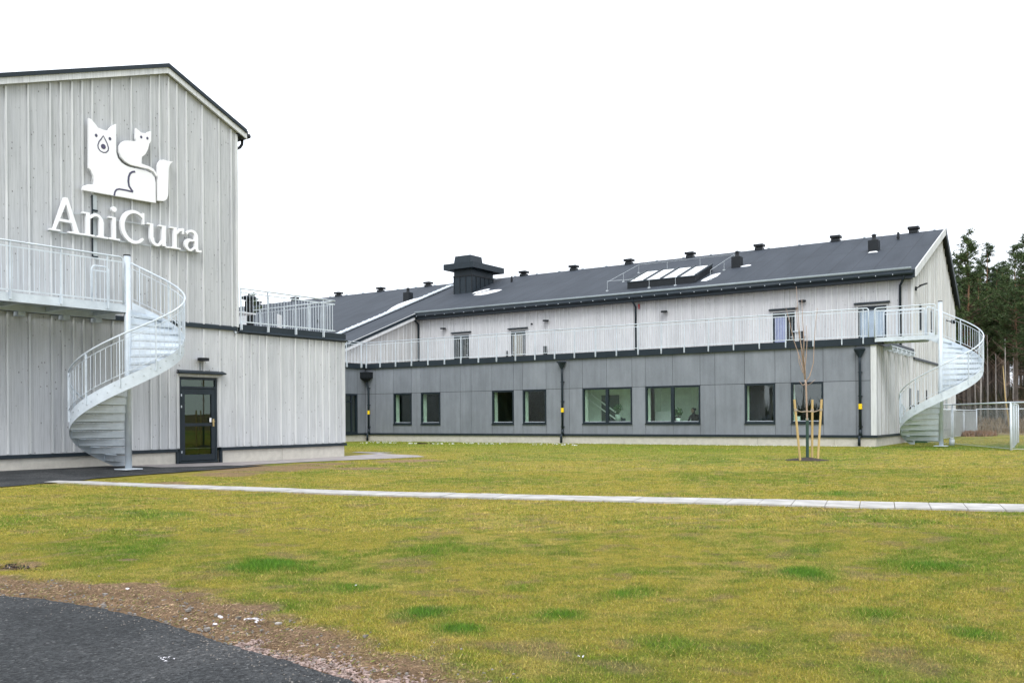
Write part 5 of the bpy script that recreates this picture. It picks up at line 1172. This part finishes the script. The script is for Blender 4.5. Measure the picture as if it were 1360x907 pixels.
x, y = vpos(1341, 58); o = MB().tube([(0, 0, 0), (-.25, .1, 2.2), (-.38, .2, 4.2)], .06, 8, r1=.02).build('leaning_trunk', 'stake', None, True); o.location = (x, y, .1); tag(o, 'leaning peeled yellow trunk at the forest edge', 'tree trunk')
# undergrowth: brown brush between lawn and forest
def brush(name, area, n, mat_lo, mat_hi, hh, label, seed, keep=lambda x, y: True):
    r_ = np.random.default_rng(seed); xs = r_.uniform(area[0], area[1], n); ys = r_.uniform(area[2], area[3], n); V_ = []; F_ = []; C_ = []
    zz = terrain(xs, ys); dn = fbm(xs, ys, .35, seed)
    for x, y, z, d in zip(xs, ys, zz, dn):
        if not keep(x, y) or d < .35: continue
        h = hh * r_.uniform(.3, 1) * (.5 + d); a = r_.uniform(0, 3.14); w = .03 + .05 * h; dx, dy = math.cos(a) * w, math.sin(a) * w; tx, ty = r_.normal(0, .25, 2) * h; n0 = len(V_)
        V_ += [(x - dx, y - dy, z - .02), (x + dx, y + dy, z - .02), (x + tx, y + ty, z + h)]; F_.append((n0, n0 + 1, n0 + 2)); k = r_.uniform(0, 1); c = [mat_lo[i] * (1 - k) + mat_hi[i] * k for i in range(3)] + [1]; C_ += [c] * 3
    me = D.meshes.new(name); me.from_pydata(V_, [], F_); ca = me.attributes.new('col', 'FLOAT_COLOR', 'POINT'); ca.data.foreach_set('color', np.array(C_, np.float32).ravel()); me.materials.append(M['blade'])
    o = D.objects.new(name, me); COL.objects.link(o); tag(o, label, kind='stuff'); return o
brush('dead_grass', (-9, 14, 60.5, 92), 26000, (.11, .075, .04), (.24, .17, .09), .42, 'brown dead grass and heather in front of the forest', 3)
brush('shrub_thicket', (-9, 16, 72, 100), 14000, (.03, .04, .018), (.12, .09, .05), 2.0, 'low brown thicket at the foot of the pines', 4)
brush('rusty_brush', (-8.2, -5.2, 53.4, 57.6), 6000, (.15, .075, .04), (.27, .15, .08), .34, 'rust brown brush below the distant fence', 5, keep=lambda x, y: ((x + 6.7) / 1.5) ** 2 + ((y - 55.5) / 2.1) ** 2 < random.random())

# things behind the photographer that the right-hand windows mirror
for i, (x, y, h) in enumerate(((-62, -18, 15), (-55, -24, 17), (-48, -16, 14), (-14, -20, 16), (-11, -28, 18), (-5, -22, 15), (2, -26, 17), (9, -22, 16), (17, -27, 18), (-70, -28, 18), (26, -22, 17), (34, -26, 18), (-52, -36, 19), (-80, -20, 18), (30, 2, 15), (36, 12, 16), (34, 22, 15))):
    plant(i % 5, x, y, h / 14, i * 1.7, 'pine across the road that the windows mirror', 'pines across the road')

brush('shrub_thicket', (-125, -44, -34, -22), 16000, (.02, .03, .015), (.06, .07, .03), 7.0, 'dark thicket across the road that the left windows mirror', 6)  # out of view, added so the left panes reflect something dark

for i, (x, y, sc_) in enumerate(((-26.0, -20, 1.5), (-29.0, -26, 1.7), (-34.5, -30, 1.3))):
    o = copy_tree(e_birch); o.location = (x, y, 0); o.scale = (sc_,) * 3; o.rotation_euler.z = i * 1.3; o['label'] = 'bare birch across the road that the right windows mirror'; o['group'] = 'birches across the road'
brush('shrub_thicket', (-170, 60, -130, -70), 14000, (.03, .04, .02), (.07, .08, .03), 3.6, 'low dark thicket across the road mirrored in the lower panes', 7)
# ------------------------------------------------------------------ GRASS blades, pebbles, small litter
def blades(n, wmin, wmax, h0, h1, wd, seed, name, label):
    r_ = np.random.default_rng(seed)
    w = np.sqrt(r_.uniform(wmin ** 2, wmax ** 2, n)); u = r_.uniform(-.66, .66, n)
    x = w * (FX.x + u * RX.x); y = w * (FX.y + u * RX.y)
    sm_ = soil_mask(x, y); d, sg = poly_dist_side(x, y, ROAD)
    pm = (y > np.interp(x, [p[0] for p in PATH_N], [p[1] for p in PATH_N]) - .0) & (y < np.interp(x, [p[0] for p in PATH_F], [p[1] for p in PATH_F]) + .0) & (x > -17.3)
    pav = (x < -17.3 - .0 * y) & (y < 24)
    bld = (y > 35.6) & (x < -7.3)
    ok = (sg > 0) & (r_.uniform(0, 1, n) > sm_ * 1.03) & ~pm & ~((x < -16.9) & (y < 15.5)) & ~((x < -18.0) & (y < 23.2)) & ~((x + 20.3 < 0) & (y < 24)) & ~bld & (np.hypot(x - TB[0], y - TB[1]) > .56)
    x, y, w = x[ok], y[ok], w[ok]; n = len(x); z = terrain(x, y)
    c = lawn_color(x, y); lushness = np.clip((c[:, 1] / np.maximum(c[:, 0], 1e-4) - 1.0), 0, 1)
    h = r_.uniform(h0, h1, n) * (.7 + .9 * lushness) * (.6 + .8 * fbm(x, y, 1.2, 40)); a = r_.uniform(0, np.pi, n); ww = wd * r_.uniform(.6, 1.4, n)
    dx, dy = np.cos(a) * ww, np.sin(a) * ww; tx, ty = r_.normal(0, .75, n) * h, r_.normal(0, .75, n) * h
    V_ = np.stack([np.stack([x - dx, y - dy, z - .004], 1), np.stack([x + dx, y + dy, z - .004], 1), np.stack([x + tx, y + ty, z + h], 1)], 1).reshape(-1, 3)
    k = r_.uniform(.6, 1.6, n)[:, None]; tint = np.where(r_.uniform(0, 1, n)[:, None] < .26 * (1 - lushness[:, None]), np.array([[.40, .31, .09]]), c); gm = (r_.uniform(0, 1, n) < .16)[:, None]; tint = np.where(gm & (lushness[:, None] < .8), np.array([[.135, .20, .018]]), tint); c = tint * k
    me = D.meshes.new(name); me.vertices.add(3 * n); me.vertices.foreach_set('co', V_.astype(np.float32).ravel()); me.loops.add(3 * n); me.loops.foreach_set('vertex_index', np.arange(3 * n, dtype=np.int32)); me.polygons.add(n)
    me.polygons.foreach_set('loop_start', np.arange(0, 3 * n, 3, dtype=np.int32)); me.update(calc_edges=True)
    ca = me.attributes.new('col', 'FLOAT_COLOR', 'POINT'); cc = np.repeat(np.concatenate([c, np.ones((n, 1))], 1), 3, axis=0); ca.data.foreach_set('color', cc.astype(np.float32).ravel())
    me.materials.append(M['blade']); o = D.objects.new(name, me); COL.objects.link(o); tag(o, label, kind='stuff'); return o
blades(700000, 2.9, 9.5, .008, .024, .0017, 1, 'grass', 'short olive and green grass blades of the near lawn')
blades(380000, 9.5, 20, .014, .034, .0040, 2, 'grass', 'short grass blades of the middle lawn')
def soil_straw(n, seed):
    r_ = np.random.default_rng(seed); x = r_.uniform(-9.5, -1.2, n); y = road_y(x) + np.abs(r_.normal(0, .45, n)); d, sg = poly_dist_side(x, y, ROAD)
    ok = (soil_mask(x, y) > r_.uniform(0, 1, n) * .6) & (sg > 0) & (d > .02); x, y = x[ok], y[ok]; n = len(x); z = terrain(x, y) + (fbm(x, y, 7, 30, 3) - .5) * .07 * soil_mask(x, y)
    V_ = []; a = r_.uniform(0, 6.28, n); l = r_.uniform(.008, .03, n); w_ = r_.uniform(.0012, .003, n); e = r_.uniform(.002, .012, n); g_ = r_.uniform(0, 1, n)
    c = np.where(g_[:, None] < .42, np.array([[.36, .25, .15]]), np.where(g_[:, None] < .78, np.array([[.16, .10, .06]]), np.array([[.15, .17, .03]]))) * r_.uniform(.5, 1.5, n)[:, None]
    dx, dy = np.cos(a) * l, np.sin(a) * l; ox, oy = -np.sin(a) * w_, np.cos(a) * w_
    V_ = np.stack([np.stack([x - ox, y - oy, z + .001], 1), np.stack([x + ox, y + oy, z + .003], 1), np.stack([x + dx, y + dy, z + e], 1)], 1).reshape(-1, 3)
    me = D.meshes.new('straw_litter'); me.from_pydata(V_.tolist(), [], np.arange(3 * n).reshape(-1, 3).tolist())
    ca = me.attributes.new('col', 'FLOAT_COLOR', 'POINT'); ca.data.foreach_set('color', np.repeat(np.concatenate([c, np.ones((n, 1))], 1), 3, axis=0).astype(np.float32).ravel()); me.materials.append(M['blade'])
    o = D.objects.new('straw_litter', me); COL.objects.link(o); tag(o, 'dead grass bits on the worn soil edge', kind='stuff')
soil_straw(30000, 9)
blades(200000, 20, 46, .020, .042, .009, 3, 'grass', 'grass tufts of the lawn near the long building')
# pebbles in the soil strip
def rock(mb, x, y, z, r, rnd):
    ang = [rnd.uniform(.7, 1.3) for _ in range(8)]; sx, sy, sz_ = rnd.uniform(.7, 1.3), rnd.uniform(.7, 1.2), rnd.uniform(.45, .8)
    vs = []
    for k, (a, b, c) in enumerate(((1, 1, 1), (1, 1, -1), (1, -1, 1), (1, -1, -1), (-1, 1, 1), (-1, 1, -1), (-1, -1, 1), (-1, -1, -1))): q = r * .6 * ang[k]; vs.append((x + a * q * sx, y + b * q * sy, z + c * q * sz_ + r * .2))
    mb.add(vs, [(0, 2, 3, 1), (4, 5, 7, 6), (0, 1, 5, 4), (2, 6, 7, 3), (0, 4, 6, 2), (1, 3, 7, 5)])
rn = random.Random(8)
def pebbles(n, seed, mat, name, label, rmin, rmax, dmax, xlo, xhi):
    mb = MB(); r2 = random.Random(seed)
    for _ in range(n):
        x = r2.uniform(xlo, xhi); y = float(road_y(x)) + abs(r2.gauss(0, dmax)) + .0
        z = float(terrain(np.array([x]), np.array([y]))[0]); rock(mb, x, y, z, r2.uniform(rmin, rmax) * (1 if r2.random() > .03 else 2), r2)
    o = mb.build(name, mat); tag(o, label, kind='stuff')
M['gravel_pink'] = simple('pinkish_gravel', (.32, .235, .205), .9, 0, .65, 30); M['gravel_grey'] = simple('grey_gravel', (.22, .20, .18), .9, 0, .5, 40)
pebbles(2000, 1, 'gravel_pink', 'gravel', 'pinkish crushed gravel spilling along the asphalt edge', .004, .011, .11, -3.9, -1.6)
pebbles(900, 2, 'gravel_grey', 'gravel', 'small grey stones in the worn soil edge', .004, .011, .28, -8.5, -2)
mb = MB(); r2 = random.Random(77)
for _ in range(420):
    x = r2.uniform(-7.5, -2.2); y = float(road_y(x)) - abs(r2.gauss(0, .12)) - .02; rock(mb, x, y, .005, r2.uniform(.002, .006), r2)
o = mb.build('gravel', 'gravel_grey'); tag(o, 'loose grit lying on the asphalt edge', kind='stuff')
for i, (x, y, r_, lab) in enumerate(((-4.48, 3.56, .019, 'whitish rounded stone in the worn soil'), (-4.02, 3.60, .030, 'pale beige stone beside the white scraps'), (-4.62, 3.42, .014, 'small white stone at the asphalt edge'), (-5.82, 3.83, .015, 'white stone at the left end of the soil strip'), (-4.35, 3.42, .014, 'tan stone close to the asphalt edge'))):
    o = MB(); rock(o, 0, 0, 0, r_, rn); o = o.build('stone', 'stone' if i == 1 else 'litter', bevel=r_ * .25); o.location = (x, y, float(terrain(np.array([x]), np.array([y]))[0]) + .012); tag(o, lab, 'stone', 'loose stones at the road edge')
def scraps(cx, cy, n, spread, s, seed, label, mat='litter', z=None):
    mb = MB(); r2 = random.Random(seed)
    for _ in range(n):
        x, y = r2.gauss(0, spread), r2.gauss(0, spread * .45); a = r2.uniform(0, 3.14); l, w = s * r2.uniform(.5, 1.3), s * r2.uniform(.2, .45); zz = r2.uniform(.001, .012)
        c_, s_ = math.cos(a), math.sin(a); mb.add([(x + c_ * l, y + s_ * l, zz), (x - s_ * w, y + c_ * w, zz + .004), (x - c_ * l, y - s_ * l, zz), (x + s_ * w, y - c_ * w, zz + r2.uniform(0, .01))], [(0, 1, 2, 3)])
    o = mb.build('litter', mat); o.location = (cx, cy, (float(terrain(np.array([cx]), np.array([cy]))[0]) + .01) if z is None else z); tag(o, label, 'litter', 'scraps near the road')
scraps(-4.24, 3.60, 14, .045, .022, 3, 'white scraps and shavings lying in the soil')
scraps(-3.93, 2.80, 10, .028, .012, 4, 'torn white paint scrap lying on the asphalt', z=.006)
scraps(-4.46, 4.73, 3, .012, .014, 5, 'white scrap lying in the grass')
scraps(-2.2, 3.9, 3, .03, .016, 7, 'dry white flake in the foreground grass')
# snow remnants and pale pebbles at the foot of the long wall
mb = MB(); r2 = random.Random(31)
for _ in range(480):
    x = r2.uniform(-33.2, -7.6); y = YG - .05 - abs(r2.gauss(0, .16)); z = float(terrain(np.array([x]), np.array([y]))[0])
    if noise.noise((x * .9, 0, 3)) < -.12: continue
    rock(mb, x, y, z, r2.uniform(.008, .028), r2)
for _ in range(420):
    x = r2.uniform(-31, -18); y = YG - r2.uniform(1.5, 3.6) + .06 * (x + 25)
    if noise.noise((x * .7, y * 1.2, 9)) < .12: continue
    rock(mb, x, y, float(terrain(np.array([x]), np.array([y]))[0]) + .012, r2.uniform(.015, .045), r2)
o = mb.build('snow', 'snow'); tag(o, 'last crumbs of snow along the foot of the long building', kind='stuff')
o = MB(); 
for k in range(26): rock(o, rn.gauss(0, .16), rn.gauss(0, .08), 0, rn.uniform(.03, .07), rn)
o = o.build('molehill', 'soil'); o.location = (-26.6, 32.6, .02); tag(o, 'small heap of dark soil on the far lawn', 'soil heap')
mb = MB()
for k in range(60): rock(mb, rn.gauss(0, .22), rn.gauss(0, .06), -.03, rn.uniform(.012, .035), rn)
o = mb.build('soil_clods', 'soil'); o.location = (-7.7, 4.02, .0); tag(o, 'dark hollow of broken soil at the left edge of the lawn', 'soil heap')
